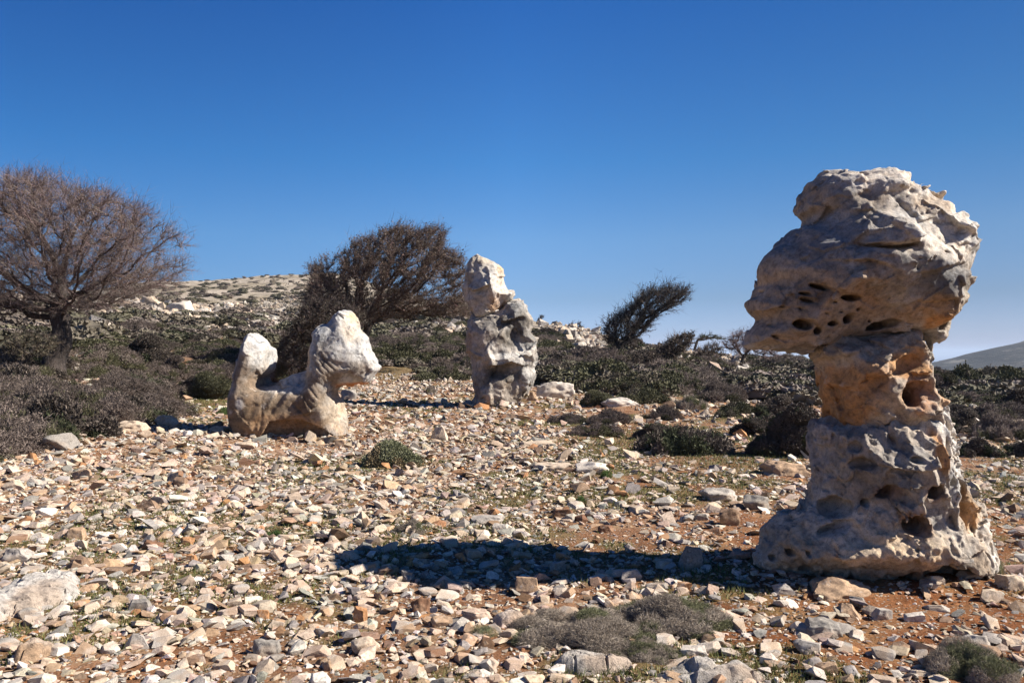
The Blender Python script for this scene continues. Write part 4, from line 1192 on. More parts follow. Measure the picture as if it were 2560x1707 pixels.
for i in order:
    sh = int(rg.integers(0, 4)); ci = int(cid[i])
    key = (sh, ci, int(rg.integers(0, 2)))
    if key not in proto_me:
        V, F = chunk(3000 + 31 * key[0] + 7 * key[1] + key[2], 4, [7, 6, 5, 10][sh], SHD[sh], .022, .4, .75)
        if sh == 2: V[:, 0] *= 1 - .4 * np.clip(V[:, 2] / .6, -1, 1)
        c = paint((V[:, 0], V[:, 2]), PAL[PN[ci]], [(.2, .1, .6, .4, np.array(PAL['tan']), .45), (-.4, 0, .3, .4, np.array(PAL['white']), .4)], V, 77 + key[2], 2.2, .9)
        proto_me[key] = mesh_np('loose_stone', V, F, c, False, M_STONE)
    s_ = L[i] * .52
    pz = Zt[i] + s_ * SHD[sh][2] * rg.uniform(.15, .6)
    o = link('loose_stone', proto_me[key], None, (X[i], Y[i], pz), (tilt[i, 0] * .8, tilt[i, 1] * .8, rz[i]), (s_, s_ * rg.uniform(.85, 1.1), s_ * rg.uniform(.85, 1.15)))
    u, v = in_u(X[i], Y[i]), vv[i]
    dl = [((u - a) / 1.3) ** 2 + ((v - b_) * 1.2) ** 2 for a, b_, _ in LAND]
    a, b_, nm = LAND[int(np.argmin(dl))]
    du, dv = u - a, v - b_
    rel = ('right of' if du > 0 else 'left of') if abs(du) > 1.6 * abs(dv) else ('in front of' if dv > 0 else 'behind')
    dist = math.hypot(du, dv)
    near = 'just ' if dist < 70 else ('well ' if dist > 210 else '')
    size = 'big ' if L[i] * FPX / Y[i] > 78 else ('' if L[i] * FPX / Y[i] > 58 else 'small ')
    lab = f'{size}{SHN[sh]} {PN[ci]} stone {near}{rel} {nm}'
    o['label'] = lab; o['category'] = 'stone'; o['group'] = 'loose stones of the rubble field'
    seen_lab.setdefault(lab, []).append((o, u, v))
for lab, lst in seen_lab.items():                                     # same look at the same place: tell them apart by place
    if len(lst) == 1: continue
    lst.sort(key=lambda q: q[1])
    if len(lst) == 2:
        lst[0][0]['label'] = lab + ', left one'; lst[1][0]['label'] = lab + ', right one'
    elif len(lst) == 3:
        for q, w_ in zip(lst, ('leftmost', 'middle', 'rightmost')): q[0]['label'] = lab + f', {w_}'
    else:
        for q, w_ in zip(lst, ('first', 'second', 'third', 'fourth', 'fifth', 'sixth', 'seventh', 'eighth')): q[0]['label'] = lab + f', {w_} from left'

rest = ~single
nearm = rest & (Y < 8.5) & (L > .07)
smallm = rest & ~nearm
protosA = [hull(4000 + k, 13 + k % 9, (1, 1, 1)) for k in range(60)]
protosB = [hull(5000 + k, 9 + k % 6, (1, 1, 1)) for k in range(40)]
VA = merge_copies(protosA, rg.integers(0, 60, nearm.sum()), pos[nearm], rz[nearm], tilt[nearm], sc[nearm], cols[nearm])
VB = merge_copies(protosB, rg.integers(0, 40, smallm.sum()), pos[smallm], rz[smallm], tilt[smallm], sc[smallm], cols[smallm])
Vr = np.concatenate([VA[0], VB[0]]); Fr = np.concatenate([VA[1], VB[1] + len(VA[0])]); Cr = np.concatenate([VA[2], VB[2]])
tag(link('rubble', mesh_np('rubble', Vr, Fr, Cr, False, M_STONE)), 'pale broken limestone rubble covering the red soil of the plateau', 'rubble', kind='stuff')

# bedrock shelves that break through the rubble
def outcrop(name, lab, u0, u1, v0, v1, H, seed, colr):
    g0 = ground_at(.5 * (u0 + u1), v1); g1 = ground_at(.5 * (u0 + u1), v0)
    y0, y1 = g0[1], g1[1]
    yc, hd = .5 * (y0 + y1), .5 * (y1 - y0)
    xc, hw = (.5 * (u0 + u1) - U0) / FPX * yc, .5 * (u1 - u0) / FPX * yc
    n, m = int(max(60, min(260, 2 * hw / .009))), int(max(50, min(240, 2 * hd / .009)))
    A, B = np.meshgrid(np.linspace(-1.15, 1.15, n), np.linspace(-1.15, 1.15, m), indexing='ij')
    x, y = xc + A.ravel() * hw, yc + B.ravel() * hd
    P = np.stack([x, y, 0 * x], 1)
    q = np.sqrt(A.ravel() ** 2 + B.ravel() ** 2) + .45 * fbm(P * 2.2, 4, seed)
    body = sstep(1.0, .45, q)
    d1 = worley(np.stack([x * 3.2, y * 4.2, 0 * x + seed], 1) + .4 * np.stack([fbm(P * 3, 2, 3), fbm(P * 3, 2, 4), 0 * x], 1), seed)
    d2 = worley(np.stack([x * 11, y * 13, 0 * x + seed], 1), seed + 3)
    tt = 3.4 * fbm(P * 1.7 + 3, 4, seed + 7) + 2.5
    stair = np.floor(tt) + sstep(.72, 1.0, tt - np.floor(tt))
    crk = np.exp(-(np.abs(vnoise(P * 5.5 + .5 * np.stack([fbm(P * 6, 2, 3)] * 3, 1), seed + 3)) / .05) ** 2)
    hgt = body * (H * .30 * stair + .022 * (.5 - d2) + .022 * fbm(P * 11, 4, seed + 9) + .03 * (.5 - d1) - .04 * crk)
    z = terrain(x, y) + hgt - .07 * (1 - body)
    c = paint((x, y), colr, [(xc, yc, hw * .8, hd * .6, np.array((.44, .405, .36)), .5), (xc + hw * .4, yc - hd * .3, hw * .4, hd * .5, np.array(PAL['tan']), .5), (xc - hw * .5, yc + hd * .4, hw * .3, hd * .4, np.array(PAL['grey']), .6)], P, seed, 2.5, .9)
    idx = np.arange(n * m).reshape(n, m)
    F = np.stack([idx[:-1, :-1], idx[1:, :-1], idx[1:, 1:], idx[:-1, 1:]], -1).reshape(-1, 4)
    tag(link(name, mesh_np(name, np.stack([x, y, z], 1), F, c, False, M_BED)), lab, 'rock')
outcrop('bedrock_outcrop', 'white cracked bedrock breaking through the rubble at the bottom left edge', -80, 190, 1430, 1590, .085, 31, (.50, .465, .42))
outcrop('bedrock_outcrop', 'pale low pitted outcrop left of the grey cushion shrub', 1195, 1345, 1528, 1578, .10, 32, PAL['pinkish'])
outcrop('bedrock_outcrop', 'rough pale bedrock below the large grey cushion shrub', 1290, 1640, 1625, 1700, .06, 33, PAL['pale grey'])
outcrop('bedrock_outcrop', 'flat white bedrock shelf at the bottom edge, right of the grey cushion shrub', 1560, 1990, 1650, 1740, .12, 34, (.40, .365, .32))
outcrop('bedrock_outcrop', 'low tan bedrock hump at the lower left below the white bedrock', 30, 150, 1600, 1680, .10, 35, PAL['tan'])

# ------------------------------------------------------------------ plants
def cones(P0, P1, r, col, sides=3):
    """thin tapering twigs, one little spike each"""
    n = len(P0)
    D = P1 - P0
    D = D / (np.linalg.norm(D, axis=1)[:, None] + 1e-9)
    a = np.cross(D, np.where(np.abs(D[:, 2:3]) > .9, [[1., 0, 0]], [[0, 0, 1.]])); a /= np.linalg.norm(a, axis=1)[:, None] + 1e-9
    b_ = np.cross(D, a)
    r = np.broadcast_to(np.asarray(r, float), (n,))[:, None]
    ring = [P0 + r * (math.cos(k * 2 * math.pi / sides) * a + math.sin(k * 2 * math.pi / sides) * b_) for k in range(sides)]
    V = np.stack(ring + [P1], 1).reshape(-1, 3)
    o = (np.arange(n) * (sides + 1))[:, None]
    F = np.concatenate([np.concatenate([o + k, o + (k + 1) % sides, o + sides], 1) for k in range(sides)])
    return V, F, np.repeat(col, sides + 1, 0)

def leaves(P, D, size, col, r):
    """small folded leaves"""
    n = len(P)
    a = r.normal(0, 1, (n, 3)); a = np.cross(D, a); a /= np.linalg.norm(a, axis=1)[:, None] + 1e-9
    nn = np.cross(D, a)
    s_ = (np.broadcast_to(size, (n,)))[:, None]
    V = np.stack([P, P + D * s_ * .5 + a * s_ * .32 + nn * s_ * .12, P + D * s_, P + D * s_ * .5 - a * s_ * .32 + nn * s_ * .12], 1).reshape(-1, 3)
    o = (np.arange(n) * 4)[:, None]
    F = np.concatenate([np.concatenate([o, o + 1, o + 2], 1), np.concatenate([o, o + 2, o + 3], 1)])
    return V, F, np.repeat(col, 4, 0)

def joinm(parts):
    Vs, Fs, Cs, off = [], [], [], 0
    for V, F, C in parts:
        Vs.append(V); Fs.append(F + off); Cs.append(C); off += len(V)
    return np.concatenate(Vs), np.concatenate(Fs), np.concatenate(Cs)

KIND = {'brown': [(.110, .084, .068), (.22, .175, .148), (.095, .09, .048)], 'green': [(.085, .084, .044), (.135, .128, .072), (.14, .118, .085)],
        'grey': [(.27, .22, .17), (.40, .34, .27), (.17, .17, .09)], 'dark': [(.075, .062, .048), (.15, .12, .10), (.07, .078, .04)], 'tuft': [(.07, .12, .03), (.13, .19, .06), (.16, .14, .06)],
        'sage': [(.19, .20, .10), (.30, .30, .19), (.33, .26, .15)]}
def mound(seed, kind, n=3600, lumps=11, wind=.35, ht=.62, tl=.13, tr=.006, leaf=.035, leafn=1.0, spread=.72, tall=False, sm=1.0):
    r = np.random.default_rng(seed)
    k = lumps
    ang = r.uniform(0, 6.28, k); rad = spread * np.sqrt(r.uniform(0, 1, k)); rad[0] = 0
    C = np.stack([rad * np.cos(ang), rad * np.sin(ang), r.uniform(.0, .32, k) * (1 - rad)], 1)
    S = r.uniform(.26, .46, k) * (1.12 - .45 * rad) * sm
    if tall:
        C[:, 2] = r.uniform(.05, .85, k) * (1.15 - rad); S *= .92
    C[:, 0] += wind * C[:, 2]
    pick = r.choice(k, n * 2, p=S ** 2 / (S ** 2).sum())
    d = r.normal(0, 1, (n * 2, 3)); d[:, 2] = np.abs(d[:, 2]) * .9 - .1; d /= np.linalg.norm(d, axis=1)[:, None]
    P = C[pick] + d * (S[pick] * (1 + .10 * vnoise(d * 5 + pick[:, None] * 3.1, seed % 30)))[:, None] * np.array([1, 1, .85])
    ins = np.zeros(len(P), bool)
    for j in range(k):
        ins |= (np.linalg.norm((P - C[j]) / np.array([1, 1, .85]), axis=1) < S[j] * .88) & (pick != j)
    m = ~ins & (P[:, 2] > -.02)
    P, d, pick = P[m][:n], d[m][:n], pick[m][:n]
    n = len(P)
    D = d * .75 + r.normal(0, .45, (n, 3)) + np.array([wind * .9, 0, .25]); D /= np.linalg.norm(D, axis=1)[:, None]
    ln = tl * r.uniform(.5, 1.3, n)
    a, b_, g_ = [np.array(q) for q in KIND[kind]]
    w_ = r.uniform(0, 1, (n, 1)); col = a + (b_ - a) * w_
    gm = (vnoise(P * 2.6 + seed, 9) > .25)[:, None]
    col = np.where(gm, g_ * (.7 + .6 * w_), col) * (1 + .25 * vnoise(C[pick] * 9, 3))[:, None]
    P0 = P - D * ln[:, None] * .55
    parts = [cones(P0, P0 + D * ln[:, None], tr * r.uniform(.7, 1.3, n), col)]
    # side twigs
    D2 = D + r.normal(0, .7, (n, 3)); D2 /= np.linalg.norm(D2, axis=1)[:, None]
    P2 = P0 + D * (ln * r.uniform(.3, .8, n))[:, None]
    parts.append(cones(P2, P2 + D2 * ln[:, None] * .5, tr * .7, col * .9))
    nl = int(n * leafn)
    if nl:
        q = r.integers(0, n, nl)
        Dl = D[q] + r.normal(0, .8, (nl, 3)); Dl /= np.linalg.norm(Dl, axis=1)[:, None]
        parts.append(leaves(P0[q] + D[q] * (ln[q] * r.uniform(.3, 1, nl))[:, None], Dl, leaf * r.uniform(.6, 1.3, nl), col[q] * r.uniform(.75, 1.15, (nl, 1)), r))
    V, F = ico(3)
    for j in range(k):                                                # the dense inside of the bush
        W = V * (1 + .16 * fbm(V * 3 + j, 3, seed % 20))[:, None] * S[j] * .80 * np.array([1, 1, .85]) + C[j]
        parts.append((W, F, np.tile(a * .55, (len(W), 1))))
    V, F, Cc = joinm(parts)
    V[:, 2] *= ht / .62
    return V, F, Cc

MV = {}
for kk, kind in enumerate(['brown', 'green', 'grey', 'dark']):
    for j in range(3):
        V, F, C = mound(900 + kk * 10 + j, kind, 4200, 13 + 4 * j, .35 if kind != 'grey' else .1, .62, .20 if kind != 'green' else .12, .008, .055 if kind in ('green', 'dark') else .035, 1.4 if kind in ('green', 'dark') else .6, .88, False, .78)
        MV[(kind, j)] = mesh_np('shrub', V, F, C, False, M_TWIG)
for kk, kind in enumerate(['brown', 'green', 'dark']):
    for j in range(3):
        V, F, C = mound(980 + kk * 10 + j, kind, 5200, 16, .3, .62, .12, .0065, .045, 1.3, .6, True)
        MV[(kind, j, 't')] = mesh_np('shrub', V, F, C, False, M_TWIG)

def shrub_px(u, v, w, h, kind, lab, j=0, group=None, depth=.8, name='shrub'):
    g = ground_at(u, v)
    if g is None: return
    x, y, z = g
    R = .5 * w * y / FPX / 1.0
    y2 = y + R * depth * .75
    z2 = tz(x * y2 / y, y2)
    H = h * y / FPX
    tl_ = H / R > .85 and (kind, j, 't') in MV
    o = link(name, MV[(kind, j, 't') if tl_ else (kind, j)], None, (x * y2 / y, y2, min(z, z2) - .06 * H), (0, 0, RNG.uniform(-.35, .35)), (R, R * depth, H / 1.15 if tl_ else H / .62 / .95))
    tag(o, lab, 'shrub', group)
    return o

EXACT = [
 (1610, 1012, 150, 52, 'green', 'olive bush right of the flat white outcrop on the slope', 1), (1800, 1006, 170, 62, 'brown', 'brown bush behind the small green-brown cushion', 2), (1885, 1092, 140, 74, 'dark', 'dark bush left of the large rounded bush by the pillar', 0),
 (1395, 945, 120, 44, 'brown', 'grey-brown bush behind the big white boulder', 0), (1660, 1050, 110, 40, 'brown', 'brown bush among stones above the wide dark green shrub', 2), (1850, 1040, 110, 44, 'green', 'green bush between the small cushion and the dark bushes', 1),
 (1970, 1150, 240, 150, 'dark', 'large dark rounded bush left of the pillar, nearest to it', 2), (1925, 1060, 160, 95, 'dark', 'dark bush just behind the large dark bush by the pillar', 1),
 (1905, 1140, 110, 80, 'dark', 'low dark shrub at the left foot of the large dark bush', 0), (1980, 1000, 120, 60, 'green', 'green shrub behind the dark bushes beside the pillar neck', 1),
 (1715, 1138, 240, 92, 'dark', 'wide dark green shrub casting shade on the turf right of centre', 2), (1640, 1100, 130, 60, 'dark', 'low dark shrub at the left end of the wide dark green shrub', 0), (1760, 1130, 120, 60, 'dark', 'small dark shrub at the right end of the wide dark green shrub', 1),
 (1490, 1092, 150, 40, 'brown', 'low brown creeping shrub on the turf below the big white boulder', 1), (1520, 1062, 150, 44, 'brown', 'brown creeping shrub behind the low one on the turf', 2), (1420, 1060, 110, 32, 'brown', 'small brown creeper nearest to the rubble in the middle', 0),
 (1720, 1024, 100, 44, 'grey', 'rounded grey-green cushion shrub among the stones', 1), (1820, 1044, 90, 34, 'green', 'small green-brown cushion right of the grey-green cushion', 0), (1485, 1018, 110, 54, 'green', 'dark green bush touching the big white boulder', 2),
 (1575, 995, 100, 60, 'green', 'bright green rounded bush left of the pointed grey slab', 1), (1540, 975, 180, 44, 'brown', 'grey-brown scrub strip behind the green rounded bush', 2), (1700, 985, 190, 66, 'brown', 'broad purple-brown shrub behind the grey-green cushion', 1),
 (1860, 990, 170, 46, 'green', 'flat green shrub left of the pillar neck', 0), (1890, 955, 180, 44, 'green', 'olive shrub on ridge left of pillar', 2), (2030, 950, 110, 60, 'dark', 'dark green bush touching the pillar neck from behind', 1),
 (2400, 985, 200, 85, 'green', 'tall olive bush behind the pillar at the right', 2), (2510, 970, 190, 70, 'green', 'tall green bush at the right edge before the far hill', 1), (2330, 1000, 120, 90, 'brown', 'tall brown bush touching the pillar at its right', 0),
 (2540, 1030, 150, 60, 'dark', 'dark bush at the right edge under the tall green bush', 0), (2390, 1085, 150, 80, 'dark', 'dark branchy bush right of the pillar above the turf', 1), (2500, 1100, 180, 75, 'brown', 'purple-brown shrub at the right edge', 2), (2545, 1145, 120, 55, 'dark', 'low dark shrub at the right edge beside the red soil', 1), (2440, 1145, 130, 50, 'dark', 'low dark shrub on the turf right of the pillar waist', 0),
 (350, 925, 200, 100, 'dark', 'dark umbrella-like bush with shaded stems on the slope at the left', 2), (400, 880, 120, 60, 'dark', 'dark bush above the umbrella-like bush', 0), (430, 940, 110, 60, 'brown', 'brown shrub at the right foot of the umbrella-like bush', 1), (520, 1000, 160, 90, 'green', 'dark green bush at the edge of the small meadow left of the dog-shaped rock', 2), (470, 985, 100, 60, 'dark', 'small dark bush left of the green meadow bush', 1),
 (610, 950, 150, 100, 'dark', 'tangled dark bush right behind the dog-shaped rock tail', 2), (735, 965, 150, 100, 'brown', 'grey-brown shrub seen between the two peaks of the dog-shaped rock', 1), (600, 830, 60, 40, 'dark', 'round dark green bush at the edge of the scree', 0),
 (1075, 985, 50, 24, 'grey', 'tiny grey cushion in front of the green slope', 0), (1120, 950, 130, 50, 'brown', 'brown shrub touching the left side of the standing rock', 1), (1100, 915, 140, 50, 'green', 'green shrub on the slope left of the standing rock', 2),
 (30, 900, 120, 50, 'dark', 'dark shrub at the left of the bare tree trunk', 1), (1770, 1125, 60, 40, 'brown', 'tiny brown shrub between the dark bushes', 0),
]
for (u, v, w, h, kind, lab, j) in EXACT:
    shrub_px(u, v, w, h, kind, lab, j)

def in_poly(P, u, v):
    c = False
    n = len(P)
    for i in range(n):
        (ax, ay), (bx, by) = P[i], P[(i + 1) % n]
        if (ay > v) != (by > v) and u < ax + (v - ay) / (by - ay) * (bx - ax): c = not c
    return c
CN = {'brown': 'purple-brown', 'green': 'dark green', 'grey': 'pale grey', 'dark': 'blackish'}
ZONES = [
 ([(-130, 975), (60, 970), (260, 960), (440, 950), (452, 1000), (400, 1040), (280, 1052), (160, 1075), (60, 1110), (-130, 1150)], 36, (.7, 1.1), .66, {'brown': .9, 'dark': .1}, 'in brown scrub bordering the rubble'),
 ([(-100, 900), (90, 900), (250, 880), (440, 900), (480, 950), (250, 960), (-100, 965)], 24, (.8, 1.3), .55, {'brown': .75, 'dark': .25}, 'around the bare tree trunk'),
 ([(450, 860), (640, 850), (640, 940), (560, 960), (480, 950)], 20, (.8, 1.3), .5, {'brown': .5, 'green': .3, 'dark': .2}, 'left of the dog-shaped rock'),
 ([(-60, 790), (640, 790), (640, 860), (-60, 880)], 34, (1.0, 2.0), .38, {'brown': .5, 'green': .3, 'dark': .2}, 'on slope behind bare tree'),
 ([(640, 880), (900, 870), (1170, 850), (1170, 950), (1000, 950), (900, 935), (760, 930), (650, 960)], 48, (.9, 1.5), .6, {'green': .65, 'brown': .3, 'grey': .05}, 'on slope behind dog-shaped rock'),
 ([(900, 800), (1180, 790), (1180, 850), (900, 870)], 22, (1.1, 1.9), .4, {'green': .6, 'brown': .4}, 'under the big windswept tree'),
 ([(1345, 835), (1500, 860), (1660, 890), (1700, 990), (1500, 970), (1345, 950)], 44, (1.2, 2.1), .5, {'green': .4, 'brown': .4, 'dark': .2}, 'right of the standing rock'),
 ([(1640, 890), (2040, 905), (2040, 975), (1640, 960)], 30, (1.1, 1.9), .5, {'green': .4, 'brown': .4, 'dark': .2}, 'on ridge left of pillar'),
 ([(2310, 960), (2660, 950), (2660, 1060), (2330, 1050)], 22, (.7, 1.2), .5, {'brown': .6, 'green': .25, 'dark': .15}, 'right of the pillar'),
]
EXR = [[(50, 880), (215, 880), (215, 990), (50, 990)], [(1385, 820), (1520, 832), (1540, 895), (1430, 885)], [(1765, 892), (1865, 905), (1875, 965), (1790, 962)], [(1100, 825), (1170, 820), (1170, 850), (1100, 855)], [(880, 920), (1060, 915), (1070, 960), (900, 960)]]
rz2 = np.random.default_rng(77)
n_shrub = 0
for zi, (P, n, (r0, r1), hr, kinds, where) in enumerate(ZONES):
    A = np.array(P); cnt = {}
    lst = []
    tries = 0
    while len(lst) < n and tries < n * 30:
        tries += 1
        u, v = rz2.uniform(A[:, 0].min(), A[:, 0].max()), rz2.uniform(A[:, 1].min(), A[:, 1].max())
        if not in_poly(P, u, v): continue
        g = ground_at(u, v)
        if g is None or g[1] > 75 or any(in_poly(E, u, v) for E in EXR): continue
        if any(abs(g[0] - q[0][0]) + abs(g[1] - q[0][1]) < .35 * (r0 + r1) for q in lst): continue
        lst.append((g, u, v, str(rz2.choice(list(kinds), p=list(kinds.values())))))
    for g, u, v, kind in sorted(lst, key=lambda q: q[1]):
        R = rz2.uniform(r0, r1)
        j = int(rz2.integers(0, 3))
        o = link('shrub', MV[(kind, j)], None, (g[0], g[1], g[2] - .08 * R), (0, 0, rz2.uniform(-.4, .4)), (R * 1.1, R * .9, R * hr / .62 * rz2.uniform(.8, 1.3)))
        big = 'large' if R > .5 * (r0 + r1) + .2 * (r1 - r0) else ('small' if R < .5 * (r0 + r1) - .2 * (r1 - r0) else 'middling')
        form = ('compact', 'lumpy', 'sprawling')[j]
        lab = f'{big} {form} {CN[kind]} shrub {where}'
        tag(o, lab, 'shrub', 'scrub shrubs ' + where)
        cnt.setdefault(lab, []).append(o)
        n_shrub += 1
    for lab, os_ in cnt.items():
        if len(os_) > 1:
            names = {2: ['the left one', 'the right one'], 3: ['leftmost', 'middle', 'rightmost'] }.get(len(os_), ['first', 'second', 'third', 'fourth', 'fifth', 'sixth', 'seventh', 'eighth', 'ninth', 'tenth', 'eleventh', 'twelfth'])
            for o, w_ in zip(os_, names):
                o['label'] = lab + (', ' + w_ if len(os_) < 4 else ', ' + w_ + ' from left')

# low plants among the rubble
def plant_near(u, v, w, h, kind, lab, seed, n, name='dwarf_shrub', tl=.1, tr=.005, leaf=.02, leafn=1.0, cat='shrub', wind=.15, lumps=14, sm=1.0, spread=.72):
    g = ground_at(u, v - .25 * h)
    V, F, C = mound(seed, kind, n, lumps, wind, .62, tl, tr, leaf, leafn, spread, False, sm)
    x, y, z = g
    R = .5 * w * y / FPX
    yy = y + R * .25
    g2 = tz(x, yy)
    o = link(name, mesh_np(name, V, F, C, False, M_TWIG), None, (x, yy, g2 - .02), (0, 0, 0), (R, R * .75, h * y / FPX * 1.0 / .62))
    tag(o, lab, cat)
plant_near(1480, 1625, 440, 88, 'grey', 'large low grey twiggy cushion shrub in the foreground', 41, 17000, tl=.12, tr=.0036, leaf=.02, leafn=.5, lumps=30, sm=.72, spread=.86)
plant_near(1670, 1600, 380, 92, 'grey', 'right half of the low grey cushion, with a taller greener top, beside the shadow', 42, 15000, tl=.12, tr=.0036, leaf=.02, leafn=.8, lumps=26, sm=.72, spread=.84)
plant_near(1600, 1660, 230, 60, 'grey', 'small grey cushion against the rough pale bedrock', 43, 6000, tl=.10, tr=.0045, leaf=.016, leafn=.5)
plant_near(968, 1182, 175, 62, 'sage', 'green bushy plant in the rubble in front of the dog-shaped rock', 44, 5000, tl=.12, tr=.006, leaf=.05, leafn=2.5)
plant_near(1030, 1344, 110, 40, 'grey', 'small grey dead shrub left of the long shadow', 45, 2600, tl=.16, tr=.006, leaf=.02, leafn=.2, lumps=7)
plant_near(690, 1350, 60, 26, 'tuft', 'small green tuft between pale stones', 46, 1800, tl=.22, tr=.008, leaf=.06, leafn=1.5, lumps=6, cat='plant', name='tuft')
plant_near(2450, 1715, 270, 95, 'grey', 'round grey twiggy shrub at the bottom right corner', 47, 9000, tl=.11, tr=.0045, leaf=.016, leafn=.4)
plant_near(2490, 1450, 60, 56, 'sage', 'small grey-green shrub at the right foot of the pillar', 48, 2600, tl=.14, tr=.006, leaf=.04, leafn=1.5)
plant_near(1215, 1605, 120, 36, 'sage', 'small dry green-grey shrub left of the large cushion', 49, 2200, tl=.15, tr=.006, leaf=.03, leafn=.6, lumps=6)
plant_near(1450, 1270, 44, 22, 'tuft', 'little green plant on the turf above the long shadow', 50, 1000, tl=.25, tr=.01, leaf=.08, leafn=1.5, lumps=5, cat='plant', name='tuft')
plant_near(1515, 1200, 50, 18, 'tuft', 'little green plant right of the broad white outcrop', 51, 1000, tl=.25, tr=.01, leaf=.08, leafn=1.5, lumps=5, cat='plant', name='tuft')
plant_near(1050, 1680, 80, 30, 'grey', 'small dry grass-like shrub at the bottom edge', 52, 1500, tl=.2, tr=.006, leaf=.02, leafn=.2, lumps=5)
plant_near(560, 1040, 60, 22, 'tuft', 'small dark green herb in the meadow left of the dog-shaped rock', 53, 1200, tl=.2, tr=.01, leaf=.08, leafn=2, lumps=5, cat='plant', name='tuft')

# thin green turf between the stones
def turf():
    r = np.random.default_rng(19)
    n = 260000
    y = np.sqrt(r.uniform(3.0 ** 2, 25 ** 2, n)); y = 3 + (25 - 3) * r.uniform(0, 1, n) ** 1.5; x = y * r.uniform(-.85, .85, n)
    q = np.stack([x, y, 0 * x], 1)
    g = fbm(q * 0.8, 4, 41) + .5 * fbm(q * 4.5, 3, 47)
    u = in_u(x, y); v = HZ - FPX * (terrain(x, y) - CAMZ) / y
    gm = g + .12 * sstep(1300, 1600, u)
    for (cu, cv, su, sv, a_) in [(520, 1005, 120, 22, 1.2), (1600, 1110, 260, 40, .7), (1850, 1150, 200, 30, .7), (2480, 1120, 120, 40, .4), (1000, 955, 160, 30, .8)]:
        gm = np.maximum(gm, a_ * np.exp(-((u - cu) / su) ** 2 - ((v - cv) / sv) ** 2) - .1)
    for (cu, cv, su, sv) in [(2280, 1530, 240, 50), (700, 1120, 160, 12)]:
        gm -= .6 * np.exp(-((u - cu) / su) ** 2 - ((v - cv) / sv) ** 2)
    m = (gm + r.normal(0, .12, n) > .27) & ~in_foot(x, y, 1.0)
    x, y = x[m], y[m]; n = len(x)
    P0 = np.stack([x, y, terrain(x, y)], 1)
    ln = r.uniform(.015, .045, n) * (1 + .04 * y)
    D = r.normal(0, .45, (n, 3)); D[:, 2] = 1; D /= np.linalg.norm(D, axis=1)[:, None]
    c1, c2 = np.array((.075, .10, .025)), np.array((.19, .175, .07))
    col = c1 + (c2 - c1) * r.uniform(0, 1, (n, 1))
    V, F, C = cones(P0, P0 + D * ln[:, None], .0022 * (1 + .12 * y), col)
    tag(link('grass', mesh_np('grass', V, F, C, False, M_TWIG)), 'short green grass growing between the stones', 'grass', kind='stuff')
turf()

# ------------------------------------------------------------------ trees
def grow(root_line, attract, step, infl, kill, iters=140, bias=(0, 0, 0)):
    N = [np.array(p, float) for p in root_line]; par = [-1] + list(range(len(root_line) - 1))
    A = attract.copy()
    near_d = np.full(len(A), 1e9); near_i = np.zeros(len(A), int)
    new = list(range(len(N)))
    bias = np.array(bias)
    for it in range(iters):
        if len(new) == 0 or len(A) == 0: break
        NP = np.array([N[i] for i in new])
        d = np.linalg.norm(A[:, None] - NP[None], axis=2)
        j = d.argmin(1); dm = d[np.arange(len(A)), j]
        m = dm < near_d
        near_d = np.where(m, dm, near_d); near_i = np.where(m, np.array(new)[j], near_i)
        keep = near_d > kill
        A, near_d, near_i = A[keep], near_d[keep], near_i[keep]
        act = near_d < infl if it > 0 else near_d < 1e8
        new = []
        if not act.any(): break
        src = np.unique(near_i[act])
        AA, ii = A[act], near_i[act]
        o = np.argsort(ii, kind='stable'); AA, ii = AA[o], ii[o]
        st = np.searchsorted(ii, src); en = np.append(st[1:], len(ii))
        for s_, a, b_ in zip(src, st, en):
            v = AA[a:b_] - N[s_]
            v = (v / (np.linalg.norm(v, axis=1)[:, None] + 1e-9)).mean(0) + bias + RNG.normal(0, .12, 3)
            v /= np.linalg.norm(v) + 1e-9
            N.append(N[s_] + v * step); par.append(int(s_)); new.append(len(N) - 1)
    return np.array(N), np.array(par)

